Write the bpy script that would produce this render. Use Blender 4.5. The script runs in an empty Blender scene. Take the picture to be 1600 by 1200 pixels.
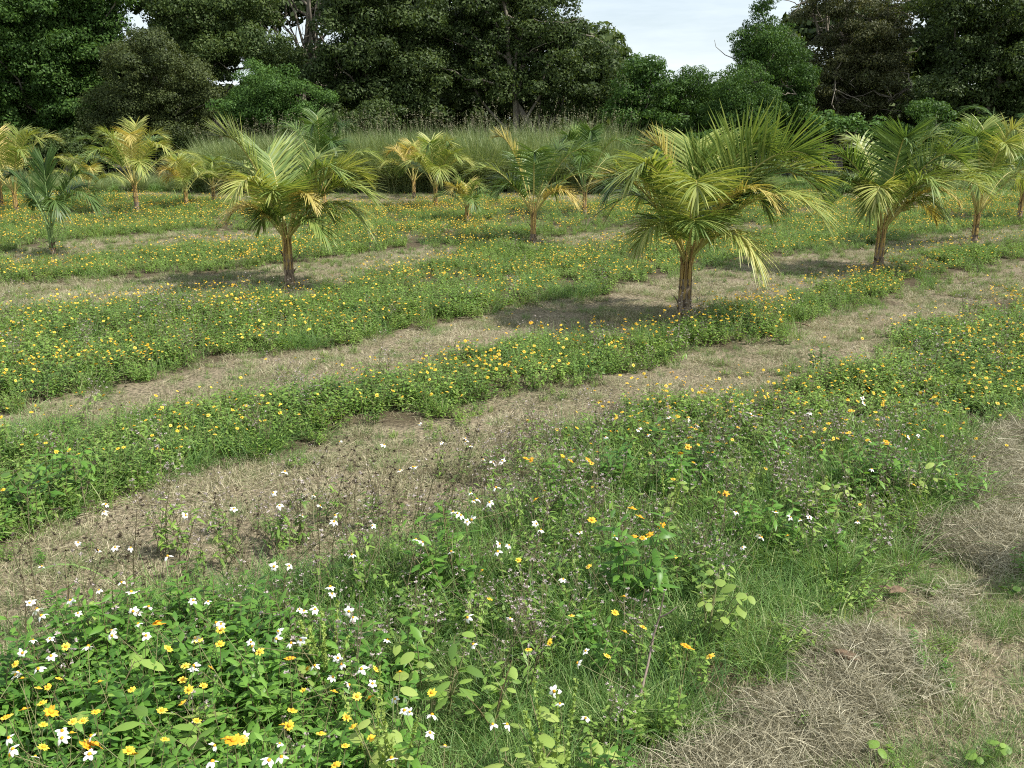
import bpy, math, random
import numpy as np
from mathutils import Vector, Euler
R = np.random.default_rng(11)
random.seed(5)
S = bpy.context.scene
COL = S.collection
rad = math.radians

# ------------------------------------------------------------------ camera
F = 1422.0; CAMZ = 1.7; TH = math.atan(400.0 / F)
cd = bpy.data.cameras.new('camera'); cam = bpy.data.objects.new('camera', cd); COL.objects.link(cam)
cam.location = (0, 0, CAMZ); cam.rotation_euler = (math.pi / 2 - TH, 0, 0)
cd.sensor_width = 36; cd.lens = 36 * F / 1600; cd.clip_start = 0.05; cd.clip_end = 3000
S.camera = cam
ct, st = math.cos(TH), math.sin(TH)

def ray(px, py):
    x = (px - 800) / F; y = (600 - py) / F
    return np.array([x, ct + y * st, -st + y * ct])
def gp(px, py, z=0.0):                     # photograph position -> point on the level z
    d = ray(px, py); t = (z - CAMZ) / d[2]
    return np.array([d[0] * t, d[1] * t, z])
def atd(px, py, Y):                        # photograph position -> point at depth Y
    d = ray(px, py); t = Y / d[1]
    return np.array([d[0] * t, Y, CAMZ + d[2] * t])
def proj(P):
    P = np.atleast_2d(P); y = P[:, 1]; z = P[:, 2] - CAMZ
    f = y * ct - z * st; u = y * st + z * ct
    f = np.where(f < 1e-3, 1e-3, f)
    return 800 + F * P[:, 0] / f, 600 - F * u / f

# ------------------------------------------------------------------ noise
def vnoise(x, y, seed=0):
    xi = np.floor(x).astype(np.int64); yi = np.floor(y).astype(np.int64)
    fx = x - xi; fy = y - yi
    fx = fx * fx * (3 - 2 * fx); fy = fy * fy * (3 - 2 * fy)
    def h(a, b):
        n = (a * 374761393 + b * 668265263 + seed * 1442695041) & 0xffffffff
        n = ((n ^ (n >> 13)) * 1274126177) & 0xffffffff
        return ((n ^ (n >> 16)) & 0xffff) / 65535.0
    return (h(xi, yi) * (1 - fx) + h(xi + 1, yi) * fx) * (1 - fy) + (h(xi, yi + 1) * (1 - fx) + h(xi + 1, yi + 1) * fx) * fy
def fbm(x, y, seed=0):
    return (vnoise(x, y, seed) * .55 + vnoise(x * 2.1, y * 2.1, seed + 7) * .3 + vnoise(x * 4.3, y * 4.3, seed + 13) * .15)

# ------------------------------------------------------------------ materials
def nmat(name):
    m = bpy.data.materials.new(name); m.use_nodes = True
    nt = m.node_tree; nt.nodes.clear()
    return m, nt, nt.nodes, nt.links
def leafmat(name, cols, trans=.3, rough=.55, spec=.3, nscale=3.0, island=.6, obj=.4, tcol=1.3, world_noise=0.0):
    """cols: list of colours spread over a per-leaf random ramp"""
    m, nt, N, L = nmat(name)
    out = N.new('ShaderNodeOutputMaterial')
    geo = N.new('ShaderNodeNewGeometry'); oi = N.new('ShaderNodeObjectInfo')
    a = N.new('ShaderNodeMath'); a.operation = 'MULTIPLY'; a.inputs[1].default_value = island; L.new(geo.outputs['Random Per Island'], a.inputs[0])
    b = N.new('ShaderNodeMath'); b.operation = 'MULTIPLY_ADD'; b.inputs[1].default_value = obj; L.new(oi.outputs['Random'], b.inputs[0]); L.new(a.outputs[0], b.inputs[2])
    last = b
    if world_noise:
        nz = N.new('ShaderNodeTexNoise'); nz.inputs['Scale'].default_value = nscale; nz.inputs['Detail'].default_value = 2
        L.new(geo.outputs['Position'], nz.inputs['Vector'])
        c = N.new('ShaderNodeMath'); c.operation = 'SUBTRACT'; c.inputs[1].default_value = .5; L.new(nz.outputs['Fac'], c.inputs[0])
        d = N.new('ShaderNodeMath'); d.operation = 'MULTIPLY_ADD'; d.inputs[1].default_value = world_noise * 2
        L.new(c.outputs[0], d.inputs[0]); L.new(b.outputs[0], d.inputs[2]); last = d
    rp = N.new('ShaderNodeValToRGB'); e = rp.color_ramp.elements
    n = len(cols)
    e[0].color = (*cols[0], 1); e[0].position = 0
    e[1].color = (*cols[-1], 1); e[1].position = 1
    for i in range(1, n - 1):
        q = e.new(i / (n - 1)); q.color = (*cols[i], 1)
    L.new(last.outputs[0], rp.inputs['Fac'])
    p = N.new('ShaderNodeBsdfPrincipled'); p.inputs['Roughness'].default_value = rough; p.inputs['Specular IOR Level'].default_value = spec
    L.new(rp.outputs[0], p.inputs['Base Color'])
    if trans > 0:
        t = N.new('ShaderNodeBsdfTranslucent')
        mc = N.new('ShaderNodeMix'); mc.data_type = 'RGBA'; mc.blend_type = 'MULTIPLY'; mc.inputs['Factor'].default_value = 1
        L.new(rp.outputs[0], mc.inputs['A']); mc.inputs['B'].default_value = (tcol * 1.05, tcol, tcol * .5, 1)
        L.new(mc.outputs['Result'], t.inputs['Color'])
        mx = N.new('ShaderNodeMixShader'); mx.inputs['Fac'].default_value = trans
        L.new(p.outputs[0], mx.inputs[1]); L.new(t.outputs[0], mx.inputs[2]); L.new(mx.outputs[0], out.inputs['Surface'])
    else:
        L.new(p.outputs[0], out.inputs['Surface'])
    return m
def barkmat(name, c1, c2, scale=(30, 30, 6), bump=.6, rough=.85):
    m, nt, N, L = nmat(name)
    out = N.new('ShaderNodeOutputMaterial'); tc = N.new('ShaderNodeTexCoord'); mp = N.new('ShaderNodeMapping')
    mp.inputs['Scale'].default_value = scale; L.new(tc.outputs['Object'], mp.inputs['Vector'])
    nz = N.new('ShaderNodeTexNoise'); nz.inputs['Scale'].default_value = 1; nz.inputs['Detail'].default_value = 5; L.new(mp.outputs[0], nz.inputs['Vector'])
    rp = N.new('ShaderNodeValToRGB'); rp.color_ramp.elements[0].position = .35; rp.color_ramp.elements[1].position = .65
    rp.color_ramp.elements[0].color = (*c1, 1); rp.color_ramp.elements[1].color = (*c2, 1)
    L.new(nz.outputs['Fac'], rp.inputs['Fac'])
    bp = N.new('ShaderNodeBump'); bp.inputs['Strength'].default_value = bump; bp.inputs['Distance'].default_value = .02; L.new(nz.outputs['Fac'], bp.inputs['Height'])
    p = N.new('ShaderNodeBsdfPrincipled'); p.inputs['Roughness'].default_value = rough; p.inputs['Specular IOR Level'].default_value = .2
    L.new(rp.outputs[0], p.inputs['Base Color']); L.new(bp.outputs[0], p.inputs['Normal']); L.new(p.outputs[0], out.inputs['Surface'])
    return m

M = {}
M['weed'] = leafmat('weed_leaf', [(.052, .11, .026), (.12, .215, .042), (.20, .325, .06), (.32, .43, .11)], .35, rough=.45, island=.55, obj=.45, world_noise=.25, nscale=1.3)
M['lush'] = leafmat('lush_leaf', [(.04, .11, .02), (.08, .19, .03), (.13, .27, .04), (.2, .35, .07)], .35, rough=.4, island=.6, obj=.4, world_noise=.2, nscale=1.5)
M['weedstem'] = leafmat('weed_stem', [(.13, .17, .06), (.2, .2, .09), (.12, .07, .04)], 0)
M['lime'] = leafmat('lime_leaf', [(.18, .27, .055), (.27, .37, .085), (.35, .42, .12)], .35)
M['grass'] = leafmat('green_grass', [(.045, .11, .033), (.10, .20, .05), (.18, .295, .075), (.37, .40, .19)], .3, world_noise=.2, nscale=1.5)
M['straw'] = leafmat('dry_straw', [(.07, .11, .035), (.14, .185, .065), (.27, .255, .14), (.41, .365, .24), (.58, .52, .37)], .12, rough=.6, island=.65, obj=.35, world_noise=.35, nscale=.9, tcol=1)
M['hay'] = leafmat('cut_hay', [(.09, .08, .05), (.22, .2, .13), (.36, .33, .225), (.54, .51, .38)], .08, rough=.6, tcol=1)
M['tall'] = leafmat('tall_grass_blade', [(.08, .125, .04), (.15, .21, .075), (.23, .29, .12), (.36, .38, .2)], .25, island=.8, obj=.2)
M['seedhead'] = leafmat('seed_head', [(.22, .21, .13), (.34, .32, .2)], .1)
M['wiry'] = leafmat('wiry_stem', [(.075, .06, .035), (.17, .14, .08), (.12, .16, .06)], 0)
M['darkseed'] = leafmat('dark_seed', [(.03, .022, .015), (.07, .05, .03)], 0)
M['lilac'] = leafmat('lilac_floret', [(.24, .2, .17), (.46, .4, .39), (.16, .13, .10)], .1)
M['yel'] = leafmat('yellow_petal', [(.68, .45, .03), (.76, .56, .06), (.82, .64, .12)], .2, island=.3, obj=.7, tcol=1)
M['ora'] = leafmat('orange_petal', [(.75, .34, .02), (.8, .45, .03)], .2, tcol=1)
M['disc'] = leafmat('flower_disc', [(.55, .24, .01), (.7, .36, .02)], 0, rough=.8)
M['whi'] = leafmat('white_petal', [(.74, .74, .7), (.84, .84, .82)], .2, tcol=1)
M['bark'] = barkmat('palm_trunk_fibre', (.08, .055, .04), (.33, .25, .17), (40, 40, 14))
M['tbark'] = barkmat('tree_bark', (.10, .085, .065), (.26, .23, .18), (6, 6, 1.5))
M['deadleaf'] = barkmat('dead_leaf_brown', (.09, .06, .04), (.2, .14, .09), (60, 60, 60), .4)

# ------------------------------------------------------------------ mesh building
def mesh_np(name, V, Q, mats, mi=None, smooth=False):
    V = np.asarray(V, dtype=np.float32).reshape(-1, 3); Q = np.asarray(Q, dtype=np.int32).reshape(-1, 4)
    me = bpy.data.meshes.new(name)
    me.vertices.add(len(V)); me.vertices.foreach_set('co', V.ravel())
    me.loops.add(len(Q) * 4); me.loops.foreach_set('vertex_index', Q.ravel())
    me.polygons.add(len(Q)); me.polygons.foreach_set('loop_start', np.arange(0, len(Q) * 4, 4, dtype=np.int32))
    if not isinstance(mats, (list, tuple)): mats = [mats]
    for m in mats: me.materials.append(m)
    if mi is not None: me.polygons.foreach_set('material_index', np.asarray(mi, dtype=np.int32))
    if smooth: me.polygons.foreach_set('use_smooth', np.ones(len(Q), dtype=bool))
    me.update(calc_edges=True)
    return me
class MB:
    def __init__(s): s.V = []; s.Q = []; s.I = []; s.n = 0
    def add(s, V, Q, mi=0):
        V = np.asarray(V, float).reshape(-1, 3); Q = np.asarray(Q, int).reshape(-1, 4)
        s.V.append(V); s.Q.append(Q + s.n); s.I.append(np.full(len(Q), mi)); s.n += len(V)
    def mesh(s, name, mats, smooth=False):
        return mesh_np(name, np.vstack(s.V), np.vstack(s.Q), mats, np.concatenate(s.I), smooth)
def unit(v):
    v = np.asarray(v, float); return v / (np.linalg.norm(v, axis=-1, keepdims=True) + 1e-9)
PR = {'leaf': [.25, 1, .85, .05], 'grass': [1, .85, .6, .05], 'lance': [.2, .9, 1, .6, .05], 'round': [.35, .95, 1, .8, .08],
      'leaflet': [.7, 1, .9, .65, .08], 'long': [.8, 1, 1, .9, .7, .45, .05], 'petal': [.5, 1, .9, .35]}
def blades(base, dr, side, ln, wd, bend, prof='leaf', fold=0.0):
    """n blades at once; bend (n,3) is added * t^2 * length"""
    base = np.asarray(base, float); n = len(base); dr = unit(dr); side = unit(np.asarray(side, float))
    ln = np.broadcast_to(ln, n).reshape(n, 1); wd = np.broadcast_to(wd, n).reshape(n, 1)
    bend = np.broadcast_to(bend, (n, 3)); P = PR[prof]; K = len(P)
    if fold == 0:
        V = np.zeros((n, K, 2, 3))
        for k in range(K):
            t = k / (K - 1); c = base + dr * ln * t + bend * ln * t * t
            V[:, k, 0] = c - side * wd * .5 * P[k]; V[:, k, 1] = c + side * wd * .5 * P[k]
        o = (np.arange(n) * K * 2)[:, None]; q = []
        for k in range(K - 1):
            a = k * 2; q.append(np.hstack([o + a, o + a + 1, o + a + 3, o + a + 2]))
    else:
        nr = unit(np.cross(side, dr)); V = np.zeros((n, K, 3, 3))
        for k in range(K):
            t = k / (K - 1); c = base + dr * ln * t + bend * ln * t * t
            V[:, k, 0] = c - side * wd * .5 * P[k] + nr * wd * fold * P[k]; V[:, k, 1] = c; V[:, k, 2] = c + side * wd * .5 * P[k] + nr * wd * fold * P[k]
        o = (np.arange(n) * K * 3)[:, None]; q = []
        for k in range(K - 1):
            a = k * 3
            q.append(np.hstack([o + a, o + a + 1, o + a + 4, o + a + 3])); q.append(np.hstack([o + a + 1, o + a + 2, o + a + 5, o + a + 4]))
    return V.reshape(-1, 3), np.vstack(q)
def tube(pts, radii, n=6):
    pts = np.asarray(pts, float); K = len(pts); radii = np.broadcast_to(radii, K)
    T = np.gradient(pts, axis=0); T = unit(T)
    ref = np.array([1, 0, 0.]) if abs(T[0][0]) < .8 else np.array([0, 1., 0])
    V = []
    for k in range(K):
        u = unit(np.cross(T[k], ref)); w = np.cross(T[k], u)
        a = np.arange(n) * 2 * math.pi / n
        V.append(pts[k] + radii[k] * (np.cos(a)[:, None] * u + np.sin(a)[:, None] * w))
    V = np.vstack(V); Q = []
    for k in range(K - 1):
        for i in range(n):
            j = (i + 1) % n; Q.append([k * n + i, k * n + j, (k + 1) * n + j, (k + 1) * n + i])
    return V, np.array(Q)
def rnd_dirs(n, zlo=-1, zhi=1):
    z = R.uniform(zlo, zhi, n); a = R.uniform(0, 2 * math.pi, n); r = np.sqrt(np.maximum(0, 1 - z * z))
    return np.stack([r * np.cos(a), r * np.sin(a), z], 1)

# ------------------------------------------------------------------ objects
def tag(o, label=None, cat=None, group=None, kind=None):
    if label: o['label'] = label
    if cat: o['category'] = cat
    if group: o['group'] = group
    if kind: o['kind'] = kind
    return o
def mobj(name, me, parent=None, loc=(0, 0, 0)):
    o = bpy.data.objects.new(name, me); COL.objects.link(o); o.location = loc
    if parent is not None: o.parent = parent
    return o
def empty(name, loc=(0, 0, 0), rz=0):
    o = bpy.data.objects.new(name, None); COL.objects.link(o); o.location = loc; o.rotation_euler = (0, 0, rz); o.empty_display_size = .05
    return o
def copy_tree(o, kids):
    c = o.copy(); COL.objects.link(c)
    for k in kids:
        d = k.copy(); COL.objects.link(d); d.parent = c
    return c
_kc = [0]
def scatter(name, P, rot, scl, idx, variants, label, cat, kind='stuff'):
    """one object of uncountable growth: variants instanced on points"""
    _kc[0] += 1
    vc = bpy.data.collections.new('%s_kinds' % name)
    for i, me in enumerate(variants):
        vo = bpy.data.objects.new('%s_kind_%s' % (name, 'abcdefghijklmnop'[i]), me); vc.objects.link(vo)
    me = bpy.data.meshes.new(name); me.vertices.add(len(P)); me.vertices.foreach_set('co', np.asarray(P, np.float32).ravel())
    for an, ty, dat, key in (('rot', 'FLOAT_VECTOR', rot, 'vector'), ('scl', 'FLOAT', scl, 'value'), ('idx', 'INT', idx, 'value')):
        at = me.attributes.new(an, ty, 'POINT'); at.data.foreach_set(key, np.ascontiguousarray(dat, dtype=np.int32 if ty == 'INT' else np.float32).ravel())
    o = mobj(name, me); tag(o, label, cat, kind=kind)
    ng = bpy.data.node_groups.new(name + '_growth', 'GeometryNodeTree')
    ng.interface.new_socket('Geometry', in_out='INPUT', socket_type='NodeSocketGeometry')
    ng.interface.new_socket('Geometry', in_out='OUTPUT', socket_type='NodeSocketGeometry')
    N, L = ng.nodes, ng.links
    gi = N.new('NodeGroupInput'); go = N.new('NodeGroupOutput'); ci = N.new('GeometryNodeCollectionInfo')
    ci.inputs['Collection'].default_value = vc; ci.inputs['Separate Children'].default_value = True; ci.inputs['Reset Children'].default_value = True
    ip = N.new('GeometryNodeInstanceOnPoints'); ip.inputs['Pick Instance'].default_value = True
    def na(nm, ty):
        a = N.new('GeometryNodeInputNamedAttribute'); a.data_type = ty; a.inputs['Name'].default_value = nm; return a.outputs['Attribute']
    L.new(gi.outputs[0], ip.inputs['Points']); L.new(ci.outputs[0], ip.inputs['Instance'])
    L.new(na('idx', 'INT'), ip.inputs['Instance Index']); L.new(na('scl', 'FLOAT'), ip.inputs['Scale'])
    er = N.new('FunctionNodeEulerToRotation'); L.new(na('rot', 'FLOAT_VECTOR'), er.inputs[0]); L.new(er.outputs[0], ip.inputs['Rotation'])
    L.new(ip.outputs[0], go.inputs[0])
    md = o.modifiers.new('growth', 'NODES'); md.node_group = ng
    return o
def rz(n, tilt=.12):
    return np.stack([R.normal(0, tilt, n), R.normal(0, tilt, n), R.uniform(0, 6.283, n)], 1)

# ------------------------------------------------------------------ mown strips (built on the ground from the photo's edges)
def poly(up, lo, zl=.1):
    return np.array([gp(*p)[:2] for p in up] + [gp(*p, zl)[:2] for p in lo[::-1]])
STR = [
 poly([(-700, 1080), (0, 850), (250, 762), (500, 692), (700, 650), (860, 608), (1000, 580), (1120, 547), (1240, 518), (1330, 482), (1450, 442), (1600, 405), (2100, 335)],
      [(-700, 1230), (0, 1040), (120, 985), (300, 900), (480, 865), (700, 800), (850, 730), (905, 645), (1000, 615), (1100, 608), (1230, 594), (1330, 552), (1420, 510), (1500, 478), (1600, 450), (2100, 380)], .12),
 poly([(-500, 735), (0, 642), (150, 612), (330, 572), (500, 542), (620, 516), (800, 488), (870, 476), (1000, 452), (1080, 425), (1200, 403), (1360, 388), (1460, 368), (1600, 352), (2000, 325)],
      [(-500, 750), (0, 655), (150, 634), (330, 616), (470, 602), (640, 568), (740, 536), (880, 513), (1060, 498), (1120, 474), (1250, 437), (1365, 416), (1400, 395), (1500, 377), (1600, 364), (2000, 340)]),
 poly([(-300, 465), (0, 447), (200, 434), (350, 426), (500, 408), (620, 390), (720, 386)], [(-300, 490), (0, 470), (200, 450), (350, 437), (470, 438), (580, 408), (720, 392)], .15),
 poly([(0, 394), (100, 379), (200, 367), (400, 361), (470, 357)], [(0, 398), (60, 404), (150, 388), (260, 374), (470, 366)], .1),
 poly([(820, 378), (950, 361), (1060, 350), (1200, 352)], [(820, 384), (900, 378), (1060, 360), (1200, 358)], .1),
 poly([(-300, 305), (200, 300), (380, 292), (560, 296), (760, 300), (950, 302), (1250, 290), (1500, 292), (2100, 290)],
      [(-300, 312), (200, 308), (420, 318), (600, 322), (760, 310), (900, 322), (1020, 312), (1250, 305), (1440, 330), (1480, 305), (2100, 300)], 0),
]
HAYEDGE = [(960, 1330), (1020, 1210), (1130, 1140), (1200, 1050), (1320, 955), (1400, 870), (1490, 790), (1520, 700), (1600, 660), (1900, 590)]
STR.append(np.array([gp(*p)[:2] for p in HAYEDGE] + [gp(2600, 700)[:2], gp(3000, 1300)[:2], gp(1700, 1900)[:2]]))
PALM_SPOTS = []
def inpoly(x, y, pg):
    c = np.zeros(x.shape, bool); n = len(pg)
    for i in range(n):
        x0, y0 = pg[i]; x1, y1 = pg[(i + 1) % n]
        if y0 == y1: continue
        k = ((y0 > y) != (y1 > y)) & (x < (x1 - x0) * (y - y0) / (y1 - y0) + x0); c ^= k
    return c
def mown(x, y, warp=1.0):
    d = np.hypot(x, y); a = np.clip(.08 + .022 * d, 0, .45) * warp
    wx = x + (fbm(x * 2.2, y * 2.2, 3) - .5) * 2 * a + (vnoise(x * 17, y * 17, 4) - .5) * .3; wy = y + (fbm(x * 2.2, y * 2.2, 9) - .5) * 2 * a + (vnoise(x * 15, y * 15, 5) - .5) * (.14 + .02 * d)
    m = np.zeros(x.shape, bool)
    for s in STR: m |= inpoly(wx, wy, s)
    return m
def gz(x, y):
    return (fbm(x * .9, y * .9, 21) - .5) * .05

# ------------------------------------------------------------------ ground
gx = np.concatenate([[-900, -300, -120, -60, -35], np.arange(-24, 24.01, .12), [35, 60, 120, 300, 900]])
gy = np.concatenate([[-60, -20, -6, -2], np.arange(0, 32.01, .12), [40, 60, 120, 300, 900]])
XX, YY = np.meshgrid(gx, gy); nx, ny = len(gx), len(gy)
ZZ = gz(XX, YY)
V = np.stack([XX.ravel(), YY.ravel(), ZZ.ravel()], 1)
i = np.arange(nx - 1); j = np.arange(ny - 1); II, JJ = np.meshgrid(i, j); a = (JJ * nx + II).ravel()
Q = np.stack([a, a + 1, a + nx + 1, a + nx], 1)
m, nt, N, L = nmat('field_soil')
out = N.new('ShaderNodeOutputMaterial'); at = N.new('ShaderNodeAttribute'); at.attribute_name = 'mown'
tc = N.new('ShaderNodeNewGeometry')
n1 = N.new('ShaderNodeTexNoise'); n1.inputs['Scale'].default_value = 45; n1.inputs['Detail'].default_value = 6; L.new(tc.outputs['Position'], n1.inputs['Vector'])
n2 = N.new('ShaderNodeTexNoise'); n2.inputs['Scale'].default_value = 1.1; n2.inputs['Detail'].default_value = 4; L.new(tc.outputs['Position'], n2.inputs['Vector'])
r1 = N.new('ShaderNodeValToRGB'); r1.color_ramp.elements[0].color = (.05, .038, .025, 1); r1.color_ramp.elements[1].color = (.12, .10, .06, 1)
r2 = N.new('ShaderNodeValToRGB'); r2.color_ramp.elements[0].color = (.08, .07, .045, 1); r2.color_ramp.elements[1].color = (.28, .23, .155, 1)
for r in (r1, r2): r.color_ramp.elements[0].position = .35; r.color_ramp.elements[1].position = .68; L.new(n1.outputs['Fac'], r.inputs['Fac'])
mx = N.new('ShaderNodeMix'); mx.data_type = 'RGBA'; L.new(at.outputs['Fac'], mx.inputs['Factor']); L.new(r1.outputs[0], mx.inputs['A']); L.new(r2.outputs[0], mx.inputs['B'])
p = N.new('ShaderNodeBsdfPrincipled'); p.inputs['Roughness'].default_value = .95; p.inputs['Specular IOR Level'].default_value = .1
L.new(mx.outputs['Result'], p.inputs['Base Color'])
bp = N.new('ShaderNodeBump'); bp.inputs['Distance'].default_value = .02; L.new(n1.outputs['Fac'], bp.inputs['Height']); L.new(bp.outputs[0], p.inputs['Normal'])
L.new(p.outputs[0], out.inputs['Surface'])
me = mesh_np('ground', V, Q, m, smooth=True)
att = me.attributes.new('mown', 'FLOAT', 'POINT'); att.data.foreach_set('value', mown(XX, YY).astype(np.float32).ravel())
tag(mobj('ground', me), 'flat field soil under the weeds and mown strips', 'ground', kind='structure')

# ------------------------------------------------------------------ plant variants
def weed_variant(h=.26, stems=12, ll=.034, lw=.0145, spread=.09, mats=('weed', 'weedstem'), prof='leaf', fold=0.0, gap=.024):
    b = MB(); B = []; D = []; SD = []; LN = []; W = []
    for s in range(stems):
        a = R.uniform(0, 6.283); r = spread * math.sqrt(R.random()); x0 = np.array([r * math.cos(a), r * math.sin(a), -.01])
        hh = h * R.uniform(.55, 1.1); lean = np.array([math.cos(a), math.sin(a), 0]) * hh * R.uniform(.05, .45)
        ts = np.linspace(0, 1, 4); pts = x0 + np.outer(ts, [0, 0, hh]) + np.outer(ts ** 1.6, lean)
        v, q = tube(pts, [.0022, .002, .0016, .001], 3); b.add(v, q, 1)
        nn = max(3, int(hh / gap)); az = R.uniform(0, 6.283)
        for k in range(nn):
            t = .22 + .78 * (k + .5) / nn; c = x0 + np.array([0, 0, hh * t]) + lean * t ** 1.6
            az += 1.571 + R.normal(0, .25)
            for sg in (0, math.pi):
                up = R.uniform(-.15, .55) if k < nn - 1 else R.uniform(.4, .9)
                aa = az + sg + R.normal(0, .2); sc = R.uniform(.65, 1.2) * (1 if k < nn - 1 else .7)
                B.append(c); D.append([math.cos(aa), math.sin(aa), up]); SD.append([-math.sin(aa), math.cos(aa), R.normal(0, .25)]); LN.append(ll * sc); W.append(lw * sc)
    bend = np.zeros((len(B), 3)); bend[:, 2] = -R.uniform(.1, .5, len(B))
    v, q = blades(B, D, SD, np.array(LN), np.array(W), bend, prof, fold); b.add(v, q, 0)
    return b.mesh('weed', [M[mats[0]], M[mats[1]]])
def tuft(n, rad_, hlo, hhi, w, out=.6, bend=.5, mat='grass', prof='grass', wild=.3, name='tuft'):
    a = R.uniform(0, 6.283, n); r = rad_ * np.sqrt(R.random(n))
    B = np.stack([r * np.cos(a), r * np.sin(a), np.full(n, -.01)], 1)
    aa = a + R.normal(0, 1.0, n); o = R.uniform(.05, out, n)
    D = np.stack([np.cos(aa) * o, np.sin(aa) * o, np.ones(n)], 1) + R.normal(0, wild * .3, (n, 3))
    ln = R.uniform(hlo, hhi, n); bd = np.stack([np.cos(aa) * bend * .6, np.sin(aa) * bend * .6, -np.full(n, bend)], 1) * R.uniform(.2, 1.1, (n, 1))
    sd = np.stack([-np.sin(aa), np.cos(aa), R.normal(0, .4, n)], 1) + R.normal(0, .4, (n, 3))
    v, q = blades(B, D, sd, ln, w * R.uniform(.6, 1.3, n), bd, prof)
    return mesh_np(name, v, q, M[mat])
def litter(n, rad_, llo, lhi, w, hmax, mat='straw', up=.25, name='litter'):
    a = R.uniform(0, 6.283, n); r = rad_ * np.sqrt(R.random(n))
    hz = R.random(n) * hmax * (1 - (r / rad_) ** 2 * .8)
    B = np.stack([r * np.cos(a), r * np.sin(a), hz], 1); D = rnd_dirs(n, -up * .6, up); D[:, 2] += .05
    sd = unit(np.cross(D, rnd_dirs(n))); bd = R.normal(0, .22, (n, 3)); bd[:, 2] = -np.abs(bd[:, 2]) * .6
    v, q = blades(B, D, sd, R.uniform(llo, lhi, n), w * R.uniform(.5, 1.4, n), bd, 'grass')
    return mesh_np(name, v, q, M[mat])

# field of view sampler
def sample(d0, d1, dens, mg=1.3):
    W = lambda y: (y * .6 + .5) * mg
    A = 2 * W(d1) * (d1 - d0); n = int(A * dens)
    x = R.uniform(-W(d1), W(d1), n); y = R.uniform(d0, d1, n); k = np.abs(x) < W(y)
    return x[k], y[k]
FGB = lambda x, y: None
GRASSZ = poly([(560, 1000), (760, 1010), (900, 1040), (1080, 960), (1200, 900), (1330, 870)], [(560, 1200), (900, 1260), (1050, 1190), (1180, 1060), (1300, 960), (1400, 870)], 0)
PALEZ = poly([(1130, 700), (1300, 690), (1500, 690)], [(1060, 860), (1300, 850), (1480, 780)], .2)
WISPZ = poly([(250, 850), (560, 770), (850, 680), (1050, 690), (1300, 690)], [(250, 960), (560, 1000), (850, 1000), (1050, 900), (1300, 800)], .2)
MEADZ = poly([(150, 900), (450, 800), (700, 720), (880, 700), (1100, 735), (1300, 690), (1520, 680)], [(300, 1000), (520, 1060), (640, 1130), (700, 1300), (1060, 1190), (1300, 960), (1480, 800)], .15)
LUSHZ = poly([(-500, 930), (0, 930), (300, 960), (520, 1010), (640, 1060)], [(-500, 1500), (0, 1500), (300, 1400), (520, 1300), (640, 1250)], .2)

def band(parts):
    X = np.concatenate([p[0] for p in parts]); Y = np.concatenate([p[1] for p in parts]); return X, Y
# ---- weeds
X, Y = band([sample(.9, 4.5, 110), sample(4.5, 9, 110), sample(9, 17, 75), sample(17, 27.5, 42)])
mw = mown(X, Y); d = np.hypot(X, Y)
ing = inpoly(X, Y, GRASSZ); wis = inpoly(X, Y, WISPZ); lush = inpoly(X, Y, LUSHZ); mea = inpoly(X, Y, MEADZ)
patch = fbm(X * .8, Y * .8, 31)
keep = ~mw & (R.random(len(X)) < np.where(ing, .10, np.where(mea, .24,  np.where(d > 9, np.clip(patch * 2.6 - .45, .15, 1), .95))))
# stray weeds in the mown strips
edg0 = mown(X, Y - .3) | mown(X, Y + .22)
keep &= ~(edg0 & (R.random(len(X)) < .3))
keep |= mw & (R.random(len(X)) < np.clip((fbm(X * 1.6, Y * 1.6, 41) - .5) * 1.4, .02, .3) + np.where((~(mown(X, Y - .22) & mown(X, Y + .22))) & mw, .3, 0) + np.where(d > 10.5, .62, 0) + np.where(inpoly(X, Y, STR[2]) | inpoly(X, Y, STR[3]) | inpoly(X, Y, STR[4]), .3, 0))
stray = mw[keep]; X = X[keep]; Y = Y[keep]; d = d[keep]; lu = lush[keep]; wi = wis[keep]
bedh = .72 + .45 * fbm(X * 1.1, Y * 1.1, 51)
sc = np.where(stray, R.uniform(.22, .55, len(X)), R.uniform(.75, 1.15, len(X)) * bedh)
sc = np.where((d > 9) & ~stray, sc * .9, sc); sc = np.where((d < 4.6) & ~stray & ~lu, sc * 1.15, sc)
edge = mown(X, Y - .25) | mown(X, Y + .2)
sc *= np.where(edge, R.uniform(.45, .95, len(X)), 1)
idx = np.where(lu | ((d < 4.6) & (R.random(len(X)) < .22)), R.integers(5, 8, len(X)), R.integers(0, 5, len(X)))
WV = [weed_variant(.165) for _ in range(5)] + [weed_variant(.31, 9, .062, .021, .09, mats=('lush', 'weedstem'), prof='lance', fold=.12, gap=.042) for _ in range(3)]
scatter('leafy_weeds', np.stack([X, Y, gz(X, Y)], 1), rz(len(X)), sc, idx, WV, 'knee-high leafy green weeds growing in beds between the mown strips', 'weeds')
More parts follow.
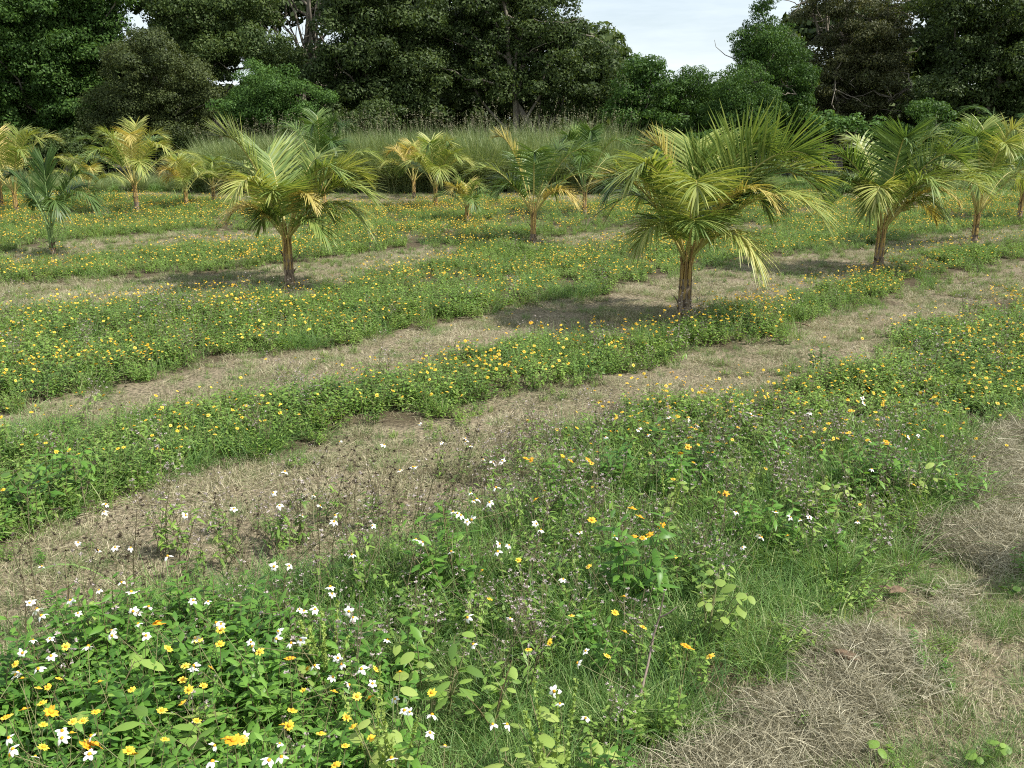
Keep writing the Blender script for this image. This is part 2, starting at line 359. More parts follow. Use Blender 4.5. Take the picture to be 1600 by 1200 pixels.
# ---- green grass among weeds
X, Y = band([sample(.9, 5, 190), sample(5, 10, 34), sample(10, 28, 10)])
mw = mown(X, Y); ing = inpoly(X, Y, GRASSZ); d = np.hypot(X, Y)
gr = fbm(X * 1.5, Y * 1.5, 61)
keep = (R.random(len(X)) < np.where(mw, np.clip((gr - .42) * 1.2, 0.03, .35) + .7 * inpoly(X, Y, STR[6]) + .3 * (d > 6), np.where(ing, .95, np.where(inpoly(X, Y, MEADZ), .8, np.where(d < 6, .3, .35)))))
X = X[keep]; Y = Y[keep]; mw = mw[keep]; ing = ing[keep]
sc = np.where(mw, R.uniform(.2, .42, len(X)), np.where(ing, R.uniform(.5, .95, len(X)), R.uniform(.7, 1.1, len(X))))
GV = [tuft(90, .1, .1, .30, .0036, .9, .6) for _ in range(4)]
scatter('green_grass', np.stack([X, Y, gz(X, Y)], 1), rz(len(X)), sc, R.integers(0, 4, len(X)), GV, 'fine green grass growing among the weeds', 'grass')
# ---- mown stubble
X, Y = band([sample(.9, 5, 75), sample(5, 10, 42), sample(10, 18, 24), sample(18, 29, 12)])
mw = mown(X, Y, .9); keep = mw | (R.random(len(X)) < .12); X = X[keep]; Y = Y[keep]; d = np.hypot(X, Y)
SV = [tuft(260, .14, .025, .085, .0024, 1.1, .5, 'straw', wild=1.2) for _ in range(6)] + [litter(120, .15, .02, .07, .002, .02) for _ in range(2)]
scatter('mown_stubble', np.stack([X, Y, gz(X, Y)], 1), rz(len(X), .05), R.uniform(.75, 1.2, len(X)) * np.where(d > 10, 1.15, 1), R.integers(0, 8, len(X)), SV, 'short dry straw-coloured stubble of the mown strips', 'stubble')
# ---- windrow of cut hay along the lower right edge
he = np.array([gp(*p)[:2] for p in HAYEDGE]); P = []
for k in range(len(he) - 1):
    a0, b0 = he[k], he[k + 1]; l = np.linalg.norm(b0 - a0); n = int(l * 150)
    t = R.random(n); c = a0 + (b0 - a0) * t[:, None]; nrm = np.array([(b0 - a0)[1], -(b0 - a0)[0]]) / l
    off = R.normal(.17, .085, n) * (1 if k < 6 else .8); c = c + nrm * off[:, None]; c += R.normal(0, .03, c.shape)
    kk = (vnoise(c[:, 0] * 2.4, c[:, 1] * 2.4, 77) > (.28 if k < 7 else .5)); P.append(c[kk])
P = np.vstack(P); 
HV = [litter(430, .12, .03, .11, .0019, .085, 'hay', .75) for _ in range(4)]
scatter('cut_hay', np.stack([P[:, 0], P[:, 1], gz(P[:, 0], P[:, 1]) + .005], 1), rz(len(P), .1), R.uniform(.5, 1.1, len(P)), R.integers(0, 4, len(P)), HV, 'ragged windrow of pale cut hay along the edge of the foreground weeds', 'hay')

# ---- wispy seed stems (dry, lilac-topped)
def wisp(h=.45, n=5, lil=True):
    b = MB()
    for s in range(n):
        a = R.uniform(0, 6.283); ln = np.array([math.cos(a), math.sin(a), 0]) * h * R.uniform(.1, .4); hh = h * R.uniform(.6, 1.1)
        x0 = R.normal(0, .025, 3); x0[2] = 0; ts = np.linspace(0, 1, 5); pts = x0 + np.outer(ts, [0, 0, hh]) + np.outer(ts ** 1.5, ln) + R.normal(0, .006, (5, 3))
        v, q = tube(pts, [.0024, .002, .0016, .0012, .0009], 3); b.add(v, q, 0)
        for t in R.uniform(.45, .98, 6):
            c = pts[0] + (pts[-1] - pts[0]) * t; c = x0 + np.array([0, 0, hh * t]) + ln * t ** 1.5
            e = c + R.normal(0, 1, 3) * [.03, .03, .015] + [0, 0, .035]
            v, q = tube([c, (c + e) / 2 + [0, 0, -.004], e], [.001, .0008, .0007], 3); b.add(v, q, 0)
            m_ = 7 if lil else 9
            D = rnd_dirs(m_, -.2, 1); v, q = blades(np.tile(e, (m_, 1)), D, np.cross(D, rnd_dirs(m_)), .009 if lil else .008, .0045 if lil else .002, np.zeros(3), 'petal'); b.add(v, q, 1)
        k = 8; tt = R.uniform(.1, .7, k); B = x0 + np.outer(tt, [0, 0, hh]) + np.outer(tt ** 1.5, ln)
        D = rnd_dirs(k, -.2, .5); v, q = blades(B, D, np.cross(D, [0, 0, 1]), R.uniform(.03, .06, k), .014, np.array([0, 0, -.4]), 'leaf'); b.add(v, q, 2)
    return b.mesh('wisp', [M['wiry'], M['lilac'] if lil else M['darkseed'], M['weed']])
X, Y = band([sample(1.3, 9, 42), sample(9, 25, 2.5)])
mw = mown(X, Y, .5); wis = inpoly(X, Y, WISPZ) | inpoly(X, Y, PALEZ); keep = (~mw | (inpoly(X, Y, WISPZ) & (R.random(len(X)) < .7))) & (R.random(len(X)) < np.where(wis, .95, .12)); X = X[keep]; Y = Y[keep]
scatter('wispy_seed_stems', np.stack([X, Y, gz(X, Y)], 1), rz(len(X), .15), R.uniform(.55, 1.0, len(X)), R.integers(0, 4, len(X)), [wisp(.42, 5, True), wisp(.4, 4, True), wisp(.42, 4, False), wisp(.36, 4, True)], 'thin grey-brown stems with tiny lilac and brown seed tufts in the foreground weeds', 'seed stems')

# ------------------------------------------------------------------ flowers
def petals(n, r0, r1, w, droop, jit=.12, mat='yel'):
    a = np.arange(n) * 6.283 / n + R.normal(0, jit, n); D = np.stack([np.cos(a), np.sin(a), np.full(n, .12)], 1)
    B = np.stack([np.cos(a) * r0, np.sin(a) * r0, np.zeros(n)], 1); sd = np.stack([-np.sin(a), np.cos(a), np.zeros(n)], 1)
    bd = np.zeros((n, 3)); bd[:, 2] = -droop * R.uniform(.6, 1.4, n)
    return blades(B, D, sd, (r1 - r0) * R.uniform(.85, 1.1, n), w, bd, 'round' if w > .006 else 'leaf', .12)
def discm(r, h):
    pts = [(0, 0, -h * .4), (0, 0, 0), (0, 0, h * .55), (0, 0, h), (0, 0, h * 1.05)]
    return tube(pts, [r * .5, r, r * .85, r * .4, .0001], 8)
def stalk(h):
    e = R.normal(0, .03, 2) * h * 4
    return tube([(e[0], e[1], -h), (e[0] * .4, e[1] * .4, -h * .5), (0, 0, -.002)], [.0014, .0012, .001], 4)
def flower_parts(kind):
    if kind == 'yel': pv = petals(R.integers(9, 12), .004, .0155, .0062, .1); dv = discm(.0062, .005); pm = 'yel'
    elif kind == 'ora': pv = petals(R.integers(6, 9), .006, .024, .0125, .15); dv = discm(.009, .007); pm = 'ora'
    else: pv = petals(R.integers(5, 7), .004, .021, .0115, R.uniform(.3, 1.1), .3); dv = discm(.0058, .006); pm = 'whi'
    return pv, dv, pm
def flower_mesh(kind, h=.1):
    pv, dv, pm = flower_parts(kind); b = MB(); b.add(*pv, 0); b.add(*dv, 1); b.add(*stalk(h), 2)
    return b.mesh('flower', [M[pm], M['disc'], M['weedstem']])
def flower_proto(kind, name, h):
    pv, dv, pm = flower_parts(kind); e = bpy.data.objects.new(name, None); e.empty_display_size = .02
    ks = []
    for nm, (v, q), mt in (('petals', pv, pm), ('disc', dv, 'disc'), ('stalk', stalk(h), 'weedstem')):
        ks.append(bpy.data.objects.new(nm, mesh_np(nm, v, q, M[mt])))
    return e, ks
PRO = {'yel': [flower_proto('yel', 'yellow_flower', .16) for _ in range(4)], 'ora': [flower_proto('ora', 'orange_flower', .2) for _ in range(3)], 'whi': [flower_proto('whi', 'white_flower', .22) for _ in range(5)]}
def place_flower(kind, P, label, group, s=1.0):
    e, ks = random.choice(PRO[kind]); c = copy_tree(e, ks)
    c.location = P; tl = .35 if kind == 'yel' else .45
    c.rotation_euler = (R.normal(.15, tl), R.normal(.12, tl), R.uniform(0, 6.28)); c.scale = (s, s, s)
    tag(c, label, {'yel': 'flower', 'ora': 'flower', 'whi': 'flower'}[kind], group)
    return c
# white flowers read off the photograph
WH1 = [(14,1153),(52,1000),(28,1050),(60,1045),(175,985),(25,1055),(48,940),(58,952),(35,1020),(20,1170),(97,1153),(140,1178),(143,1150),(55,1182),(138,1010),(208,955),(215,958),(216,975),(175,993),(232,948),(205,925),(155,922),(228,993),(78,998),(122,958),(303,1040),(97,1256/1.1),(332,1190),(335,1165),(302,1045),(305,997),(345,975),(338,973),(392,1003),(325,940),(302,938),(382,1150),(437,1162),(440,1183),(420,1188),(395,1010),(65,962),(80,1025),(110,938),(190,910),(46,942)]
WH2 = [(428,885),(452,884),(468,952),(475,955),(519,928),(516,917),(492,952),(545,955),(552,965),(435,986),(470,1000),(455,1005),(432,998),(534,1038),(528,1028),(492,1040),(520,1058),(565,1045),(545,1070),(582,1068),(617,1092),(605,1000),(612,1185),(632,1110),(640,1112),(675,1117),(672,1145),(731,965),(740,1007),(797,966),(770,1132),(792,1132),(695,1166),(866,1080),(875,1100),(915,1122),(903,1036),(915,1017)]
WH3 = [(531,690),(445,737),(655,662),(290,805),(262,869),(122,848),(153,860),(180,855),(204,856),(65,885),(165,788),(163,800),(365,795),(427,770),(490,775),(645,730),(720,805),(715,802),(730,815),(737,812),(740,783),(708,800),(582,821),(522,815),(550,867),(524,805),(437,790),(472,805),(500,790),(845,828),(838,818),(778,862),(705,862),(650,843),(660,847),(780,850),(795,852),(690,692),(727,685),(728,690),(735,697),(755,718),(770,722),(785,720),(775,762),(735,770),(745,780),(765,785),(600,695),(648,730),(625,735)]
WH4 = [(997,672),(1000,668),(946,683),(1175,650),(1172,645),(1012,680),(1075,656),(1190,840),(1187,837),(1212,800),(1235,808),(1250,812),(1265,808),(1340,815),(1360,690),(1362,733),(1420,683),(1435,680),(1265,645),(1350,630),(1380,655),(1348,622),(1160,855),(963,830),(906,832),(960,838),(1005,840),(880,905),(1150,800),(1045,652),(1090,665)]
for lst, zz, lab, grp in ((WH1, .33, 'white petalled flower with yellow centre in the lush weeds at lower left', 'white flowers at lower left'),
                     (WH2, .3, 'white petalled flower with yellow centre low in the middle foreground', 'white flowers in the middle foreground'),
                     (WH3, .36, 'white flower on a thin stalk against the dry mown strip at left', 'white flowers over the dry strip'),
                     (WH4, .28, 'white flower among the seed stems right of centre', 'white flowers right of centre')):
    for q_ in lst:
        place_flower('whi', gp(q_[0], q_[1], zz + R.uniform(-.04, .04)), lab, grp, R.uniform(.55, .88))
OR = [(78,1110),(80,1112),(135,1165),(140,1160),(150,1163),(355,1153),(365,1156),(453,1028),(822,716),(830,718),(920,719),(892,720),(1063,708),(1075,698),(1134,771),(837,780),(988,794),(1000,807),(1034,821),(1015,835),(1005,840),(990,838),(925,812),(1071,1008),(1076,1012),(1385,690),(1387,694),(1080,668),(248,975),(245,972)]
for q_ in OR: place_flower('ora', gp(q_[0], q_[1], .32), 'larger orange-yellow flower with broad petals standing above the weeds', 'larger orange flowers', R.uniform(.62, .9))
YL = [(103,1010),(263,1013),(24,1037),(156,1065),(206,1077),(150,1112),(8,1121),(114,1127),(130,1126),(68,1132),(68,1167),(17,1179),(202,1172),(210,1178),(308,1126),(258,1155),(285,1062),(295,1077),(253,1110),(285,1098),(318,1071),(60,1075),(75,1073),(344,1006),(345,983),(310,1000),(406,1018),(457,1110),(452,1133),(442,1132),(522,1080),(558,1088),(542,1120),(502,1146),(525,1195),(552,1135),(580,1153),(540,1165),(587,1045),(625,1050),(675,1082),(578,1090),(765,936),(859,1003),(893,962),(949,1025),(976,987),(826,1015),(961,957),(920,885),(975,932),(1005,980),(810,875),(879,712),(880,715),(1110,1025),(380,1157),(372,1153),(12,1120),(38,1108),(92,1060),(112,1145),(66,1098),(35,1060),(290,1040),(330,1043)]
cnt = 0
for q_ in YL: place_flower('yel', gp(q_[0], q_[1], .31), 'small yellow flower with toothed petals on the near foreground weeds', 'small yellow flowers in the near foreground', R.uniform(.7, 1.0)); cnt += 1
# the other yellow ones: random over the beds, near ones individual, the rest one growth
X, Y = band([sample(2.2, 4.2, 30), sample(4.2, 9, 190), sample(9, 14, 230), sample(14, 24.5, 210)])
mw = mown(X, Y, 1.15); d = np.hypot(X, Y); px, py = proj(np.stack([X, Y, np.full(len(X), .25)], 1))
dens = np.clip((fbm(X * 1.3, Y * 1.3, 71) - .28) * 2.2, .08, 1)
dens = np.where(inpoly(X, Y, WISPZ) | inpoly(X, Y, GRASSZ) | inpoly(X, Y, PALEZ), dens * .10, dens)
yz = inpoly(X, Y, poly([(830, 640), (900, 620), (1100, 610), (1400, 600), (1600, 560)], [(850, 790), (1000, 820), (1200, 760), (1450, 700), (1600, 640)], .15)); dens = np.where(yz, np.maximum(dens, .5), dens)
dens = np.where(py > 860, dens * .3, dens)
keep = ~mw & (R.random(len(X)) < dens) | mw & (R.random(len(X)) < .012)
X = X[keep]; Y = Y[keep]; d = d[keep]; hz = .145 + .06 * fbm(X * 1.1, Y * 1.1, 51) + R.uniform(-.04, .05, len(X)); hz = np.where(d > 9, hz * .88, hz)
hz = np.where(mown(X, Y), hz * .5, hz)
px, py = proj(np.stack([X, Y, hz], 1)); o_ = np.argsort(np.where((px > 0) & (px < 1600), d, d + 100)); nind = 300 - cnt
for k in o_[:nind]:
    lab = 'small yellow flower on the weed bed left of the near dry strip' if px[k] < 700 else 'small yellow flower on the weed bed right of the near dry strip'
    place_flower('yel', (X[k], Y[k], hz[k]), lab, 'small yellow flowers left of the strip' if px[k] < 700 else 'small yellow flowers right of the strip', R.uniform(.5, .88))
r_ = o_[nind:]
scatter('distant_yellow_flowers', np.stack([X[r_], Y[r_], hz[r_]], 1), np.stack([R.normal(.2, .4, len(r_)), R.normal(.15, .4, len(r_)), R.uniform(0, 6.28, len(r_))], 1), R.uniform(.55, 1.0, len(r_)) * np.where(d[r_] < 9, .95, .9), R.choice([0, 1, 2, 3], len(r_), p=[.33, .33, .33, .01]),
        [flower_mesh('yel'), flower_mesh('yel'), flower_mesh('yel'), flower_mesh('ora')], 'countless small yellow flowers dotting the weed beds farther back', 'flowers')

# ------------------------------------------------------------------ single weeds of the foreground
def broad_weed(loc, h, n, ll, lw, label, mat='lime', spikes=0, group=None, rnd='round'):
    e = empty('broadleaf_weed', loc); tag(e, label, 'weed', group)
    b = MB(); B = []; D = []; SD = []; W = []
    for s in range(max(1, n // 7)):
        a = R.uniform(0, 6.283); ln = np.array([math.cos(a), math.sin(a), 0]) * h * R.uniform(.1, .5); hh = h * R.uniform(.7, 1.05); ts = np.linspace(0, 1, 5)
        pts = np.outer(ts, [0, 0, hh]) + np.outer(ts ** 1.4, ln); b.add(*tube(pts, [.003, .0027, .0023, .0018, .0012], 4))
        for t in R.uniform(.3, 1, 7):
            aa = R.uniform(0, 6.283); c = np.array([0, 0, hh * t]) + ln * t ** 1.4; dd = np.array([math.cos(aa), math.sin(aa), .5]); f = c + dd * ll * .4
            b.add(*tube([c, f], [.0012, .001], 3)); B.append(f); D.append([math.cos(aa), math.sin(aa), R.uniform(-.3, .3)]); SD.append([-math.sin(aa), math.cos(aa), R.normal(0, .3)]); W.append(R.uniform(.6, 1.15))
    W = np.array(W); mobj('stem', b.mesh('stem', [M['weedstem']]), e)
    v, q = blades(B, D, SD, ll * W, lw * W, np.array([0, 0, -.3]), rnd, .1); mobj('leaves', mesh_np('leaves', v, q, M[mat]), e)
    if spikes:
        b = MB()
        for s in range(spikes):
            a = R.uniform(0, 6.283); l_ = np.array([math.cos(a) * .25, math.sin(a) * .25, 1]); hh = h * R.uniform(.9, 1.25); k = 60; t = R.uniform(.6, 1, k)
            b.add(*tube([l_ * 0, l_ * hh * .5, l_ * hh], [.0015, .0013, .001], 3)); D = rnd_dirs(k); v, q = blades(np.outer(t, l_) * hh, D, np.cross(D, rnd_dirs(k)), .009, .006, np.zeros(3), 'petal'); b.add(v, q)
        mobj('flower_spike', b.mesh('spike', [M['lime']]), e)
for (px_, py_, h, n, ll, lw, lab, sp) in [
    (1105, 1015, .32, 28, .06, .045, 'pale lime weed with round leaves left of the green grass patch', 0),
    (870, 1290, .34, 30, .075, .055, 'pale lime broadleaf weed with flower spikes at the bottom edge', 7),
    (945, 1230, .22, 14, .07, .045, 'small pale weed with oval leaves beside the bottom-edge spiked weed', 0),
    (1290, 830, .25, 30, .055, .04, 'yellowish round-leaved weed under the lilac seed stems', 2),
    (1430, 790, .28, 28, .065, .035, 'yellow-green weed with drooping leaves beside the hay', 0),
    (1160, 800, .25, 20, .055, .04, 'lime-leaved weed between white flowers right of centre', 2),
    (1040, 830, .28, 18, .05, .04, 'pale weed with spiky heads in mid foreground right', 3),
    (700, 1130, .3, 26, .075, .04, 'bright green three-leaved weed in the lower centre', 0),
    (770, 1150, .24, 24, .05, .032, 'small-leaved green vine at the lower centre', 0),
    (660, 1095, .26, 12, .065, .045, 'weed holding two pale oval leaves in the lower centre', 0),
    (610, 1290, .36, 28, .06, .045, 'spiky pale green weed cluster at bottom centre-left', 9),
    (520, 1110, .3, 14, .04, .03, 'feathery pale green spiked weed behind the yellow flowers', 8),
    (350, 1190, .34, 14, .095, .04, 'tall weed with broad pointed leaves at lower left', 0),
    (150, 1200, .34, 14, .085, .045, 'large oval-leaved weed in front of the lower left flowers', 0),
    (310, 1240, .34, 22, .1, .04, 'leafy weed with long pointed leaves at bottom left', 0),
    (560, 950, .3, 18, .07, .035, 'upright green weed below the dry strip', 0),
    (30, 800, .28, 24, .075, .065, 'round-leaved dark green weed at the left edge', 0)]:
    near = 'lime' if ('pale' in lab or 'lime' in lab or 'yellow' in lab) else 'weed'
    p_ = gp(px_, py_); broad_weed((p_[0], p_[1], 0), h * .9, int(n * 1.3), ll * .74, lw * .7, lab, near, sp, rnd='lance' if 'pointed' in lab else 'round')
# little seedlings in the mown grass at lower right
for px_, py_ in ((1450, 930), (1575, 930), (1395, 1010), (1380, 1185), (1560, 1175), (1300, 975), (1530, 1190)):
    p_ = gp(px_, py_); broad_weed((p_[0], p_[1], 0), .05, 7, .03, .025, 'tiny green seedling in the mown grass at lower right', 'weed', 0, 'seedlings in the mown grass')
# dark wiry stalks
def stalk_proto(h):
    e = bpy.data.objects.new('dry_stalk', None); b = MB(); heads = []
    ts = np.linspace(0, 1, 6); ln = R.normal(0, .2, 3) * h; ln[2] = 0
    f = lambda t: np.array([0, 0, h * t]) + ln * t ** 1.5
    b.add(*tube([f(t) + R.normal(0, .004, 3) for t in ts], [.003, .0027, .0023, .0018, .0013, .001], 4))
    for t in (.4, .52, .64, .76, .88, 1):
        k = f(t); a = R.uniform(0, 6.283)
        for sg in (0, 3.14):
            g = k + np.array([math.cos(a + sg) * .5, math.sin(a + sg) * .5, .8]) * R.uniform(.06, .13) * (1.25 - t * .6); b.add(*tube([k, (k + g) / 2 + [0, 0, -.006], g], [.0014, .0011, .0009], 3))
            m_ = 12; D = rnd_dirs(m_, -.3, 1); v, q = blades(np.tile(g, (m_, 1)), D, np.cross(D, rnd_dirs(m_)), .011, .0028, np.zeros(3), 'petal'); heads.append(bpy.data.objects.new('seed_head', mesh_np('seed_head', v, q, M['darkseed'])))
    return e, [bpy.data.objects.new('stem', b.mesh('stem', [M['wiry']]))] + heads
SP = [stalk_proto(h) for h in (.42, .5, .38, .46, .55)]
DS = [(280, 960), (300, 985), (345, 930), (240, 960), (210, 930), (420, 940), (440, 985), (380, 960), (455, 900), (500, 880), (520, 905), (560, 880), (610, 870), (590, 905), (640, 850), (690, 850), (720, 830), (760, 830), (800, 850), (150, 1010), (120, 1050), (80, 1020), (330, 1010), (260, 1010), (640, 950), (700, 930), (560, 960), (480, 1010), (750, 930), (880, 900), (900, 960), (960, 930), (830, 950), (1060, 900), (1120, 880), (1220, 840), (1300, 800), (180, 700), (130, 745), (60, 960), (40, 1000), (390, 890), (540, 840), (600, 820), (660, 800), (870, 780), (930, 800), (1000, 800), (720, 790), (470, 850)]
for i_, (px_, py_) in enumerate(DS):
    p_ = gp(px_, py_); e, ks = SP[i_ % 5]; c = copy_tree(e, ks); c.location = (p_[0], p_[1], 0); c.rotation_euler = (R.normal(0, .2), R.normal(.1, .2), R.uniform(0, 6.28)); s = R.uniform(.7, 1.05); c.scale = (s, s, s)
    tag(c, 'thin dark branching stalk with small seed heads rising above the near weeds', 'dry stalk', 'dark branching stalks in the foreground')
# bent reddish twig
b = MB(); P0 = gp(1004, 1105); T = [gp(1000, 1090, .05), gp(1012, 1040, .12), gp(1022, 990, .2), gp(1030, 965, .26), gp(1038, 925, .36)]
b.add(*tube(T, [.0042, .004, .0034, .0026, .0016], 6)); b.add(*tube([T[3], gp(1045, 958, .29), gp(1058, 948, .31)], [.003, .0025, .0015], 5))
tag(mobj('bent_twig', b.mesh('bent_twig', [leafmat('twig_bark', [(.16, .1, .09), (.3, .24, .2)], 0)])), 'bent reddish-brown twig standing in the grass right of bottom centre', 'twig')
# grass blade arcs at left
b = MB(); v, q = blades([gp(50, 900, .1)], [[.9, -.1, .75]], [[-.2, 1, 0]], .42, .014, np.array([[.1, 0, -.75]]), 'long'); b.add(v, q)
tag(mobj('grass_blade', b.mesh('grass_blade', [M['grass']])), 'long arching green grass blade over the dry strip at far left', 'grass blade')
# brown husk and curled leaf on the hay
def husk(loc, l, w, rz_, name, label, curl=0.0):
    K, n = 9, 10; V = []; 
    for k in range(K):
        t = k / (K - 1); r = max(.02, math.sin(math.pi * (t * .94 + .03)) ** .6)
        for i in range(n):
            a = 6.283 * i / n; V.append(((t - .5) * l, math.cos(a) * r * w * .5 + curl * (t - .5) ** 2 * l, math.sin(a) * r * w * (.32 + .05 * math.sin(3 * a)) + .35 * w))
    Q = [[k * n + i, k * n + (i + 1) % n, (k + 1) * n + (i + 1) % n, (k + 1) * n + i] for k in range(K - 1) for i in range(n)]
    Q += [[0, 1, 2, 3], [(K - 1) * n, (K - 1) * n + 3, (K - 1) * n + 2, (K - 1) * n + 1]]
    o = mobj(name, mesh_np(name, V, Q, M['deadleaf'], smooth=True), None, loc); o.rotation_euler = (0, .12, rz_); tag(o, label, 'husk')
p_ = gp(1322, 1045); husk((p_[0], p_[1], .035), .085, .042, -.55, 'seed_husk', 'smooth brown oval husk lying on the hay at lower right')
b = MB(); p_ = gp(1395, 935)
for k in range(3):
    v, q = blades([[R.normal(0, .01), R.normal(0, .01), .015]], [[math.cos(k * 2.2), math.sin(k * 2.2) * .5, .25]], [[-math.sin(k * 2.2), math.cos(k * 2.2), .3]], .06, .035, np.array([[0, .1, -.5]]), 'round', .35); b.add(v, q)
tag(mobj('curled_leaf', b.mesh('curled_leaf', [M['deadleaf']]), None, (p_[0], p_[1], .03)), 'curled brown dead leaf on the hay heap at the right', 'leaf')

# ------------------------------------------------------------------ coconut palms
def palmmats(tone):
    t = {'yel': [(.10, .16, .035), (.21, .27, .06), (.36, .39, .11), (.54, .49, .18)],
         'mid': [(.055, .105, .03), (.105, .175, .045), (.2, .28, .07), (.42, .45, .13)],
         'dark': [(.04, .085, .02), (.07, .13, .03), (.13, .2, .05)],
         'gold': [(.3, .29, .07), (.46, .39, .12), (.55, .42, .16)], 'brown': [(.12, .085, .05), (.26, .2, .13), (.36, .3, .2)]}[tone]
    return leafmat('palm_leaf_' + tone, t, .32, rough=.45, spec=.4, island=.55, obj=.45, tcol=1.25)
PM = {k: palmmats(k) for k in ('yel', 'mid', 'dark', 'gold', 'brown')}
RACH = {'y': leafmat('palm_rachis', [(.34, .27, .07), (.42, .36, .12), (.3, .33, .1)], 0, rough=.4), 'g': leafmat('palm_rachis_green', [(.12, .2, .06), (.2, .27, .09)], 0, rough=.4)}
PET = barkmat('palm_petiole', (.16, .10, .05), (.55, .38, .12), (50, 50, 5), .1, .5)
def bez(P, t):
    t = np.asarray(t)[:, None]; return (1 - t) ** 3 * P[0] + 3 * (1 - t) ** 2 * t * P[1] + 3 * (1 - t) * t * t * P[2] + t ** 3 * P[3]
def frond(parent, base_z, tip, lift, tone, s=1.0, t0=.26, L=.46, npair=38, droop=.5, roll=0.0, up=.28, ang=.8):
    droop *= .65; npair = int(npair * 1.55); L = L * 1.08; tip = np.array(tip, float) * [1.12, 1.05, 1]; hd = tip * [1, 1, 0]; r = np.linalg.norm(hd) + 1e-6; hn = hd / r
    zj = base_z + .2 * s; lift = max(lift, tip[2] + .04); P0 = np.array([0, 0, zj]) + hn * .02 * s; P1 = P0 * [1, 1, 0] + hd * .30 + np.array([0, 0, zj + (lift - zj) * .62]); P2 = hd * .68 + np.array([0, 0, lift * 1.03]); P = [P0, P1, P2, tip]
    ts = np.linspace(0, 1, 20); C = bez(P, ts); rr = np.interp(ts, [0, .3, 1], [.014, .0095, .0025]) * s
    b = MB(); b.add(*tube(C, rr, 6), 0)
    u = np.linspace(t0, .985, npair); c = bez(P, u); T = unit(bez(P, u + .01) - bez(P, u - .01))
    sd = np.cross(T, [0, 0, 1.]); sd = unit(sd + 1e-6 * np.array([hn[1], -hn[0], 0])); nr = np.cross(sd, T)
    cr, sr = math.cos(roll), math.sin(roll); sd, nr = sd * cr + nr * sr, nr * cr - sd * sr
    e = (u - t0) / (1 - t0); prof = np.interp(e, [0, .15, .5, .85, 1], [.55, .9, 1, .7, .35])
    fa = np.interp(e, [0, .6, 1], [ang + .12, ang, .35])
    for sg in (1, -1):
        n = npair; j = R.normal(0, .07, (n, 3)); jj = R.normal(0, .05, n)
        a = (fa + jj)[:, None]; D = T * np.cos(a) + sd * sg * np.sin(a) + nr * (up + R.normal(0, .08, n))[:, None] + j
        D = unit(D); S_ = np.cross(D, nr) + R.normal(0, .15, (n, 3)); bd = np.zeros((n, 3)); bd[:, 2] = -droop * R.uniform(.6, 1.4, n)
        v, q = blades(c, D, S_, L * s * prof * R.uniform(.72, 1.1, n), .0165 * s, bd, 'leaflet'); b.add(v, q, 1)
    # tip leaflets
    D = np.tile(T[-1], (5, 1)) + R.normal(0, .12, (5, 3)); v, q = blades(np.tile(tip, (5, 1)), D, np.cross(D, nr[-1]), L * s * .42, .02 * s, np.array([0, 0, -droop]), 'leaflet'); b.add(v, q, 1)
    o = mobj('frond', b.mesh('frond', [RACH['g' if tone == 'dark' else 'y'], PM[tone]]), parent)
    return o
def palm_trunk(parent, h, r, s, tone):
    b = MB(); K = 12; n = 14; V = []
    for k in range(K):
        t = k / (K - 1); rr = r * (1.15 - .25 * t + .08 * math.sin(k * 2.3) + (.35 if k == 0 else 0))
        for i in range(n):
            a = 6.283 * i / n + .3 * (k % 2); V.append((math.cos(a) * rr * (1 + .09 * math.sin(i * 2.7 + k)), math.sin(a) * rr * (1 + .09 * math.cos(i * 3.1 + k)), -.03 + t * (h + .03)))
    Q = [[k * n + i, k * n + (i + 1) % n, (k + 1) * n + (i + 1) % n, (k + 1) * n + i] for k in range(K - 1) for i in range(n)]
    b.add(V, Q)
    # torn leaf-base flaps
    for k in range(5):
        a = R.uniform(0, 6.283); z = R.uniform(.1, .95) * h; c = [math.cos(a) * r * 1.05, math.sin(a) * r * 1.05, z]
        v, q = blades([c], [[math.cos(a) * .12, math.sin(a) * .12, 1]], [[-math.sin(a), math.cos(a), 0]], R.uniform(.06, .13) * s, .035 * s, np.array([[math.cos(a) * .5, math.sin(a) * .5, -.25]]), 'leaf'); b.add(v, q)
    mobj('trunk', b.mesh('trunk', [M['bark']], True), parent)
    b = MB()      # clasping petiole bases
    for k in range(7):
        a = k * .9 + R.uniform(-.2, .2); c = np.array([math.cos(a), math.sin(a), 0]); b.add(*tube([c * r * .75 + [0, 0, h * .55], c * r * .7 + [0, 0, h + .12 * s], c * r * R.uniform(.8, 1.6) + [0, 0, h + R.uniform(.2, .36) * s]], [.017 * s, .014 * s, .006 * s], 6))
    mobj('petiole_bases', b.mesh('petiole_bases', [PET if tone != 'dark' else RACH['g']], True), parent)
GRP = 'young coconut palms planted in rows'
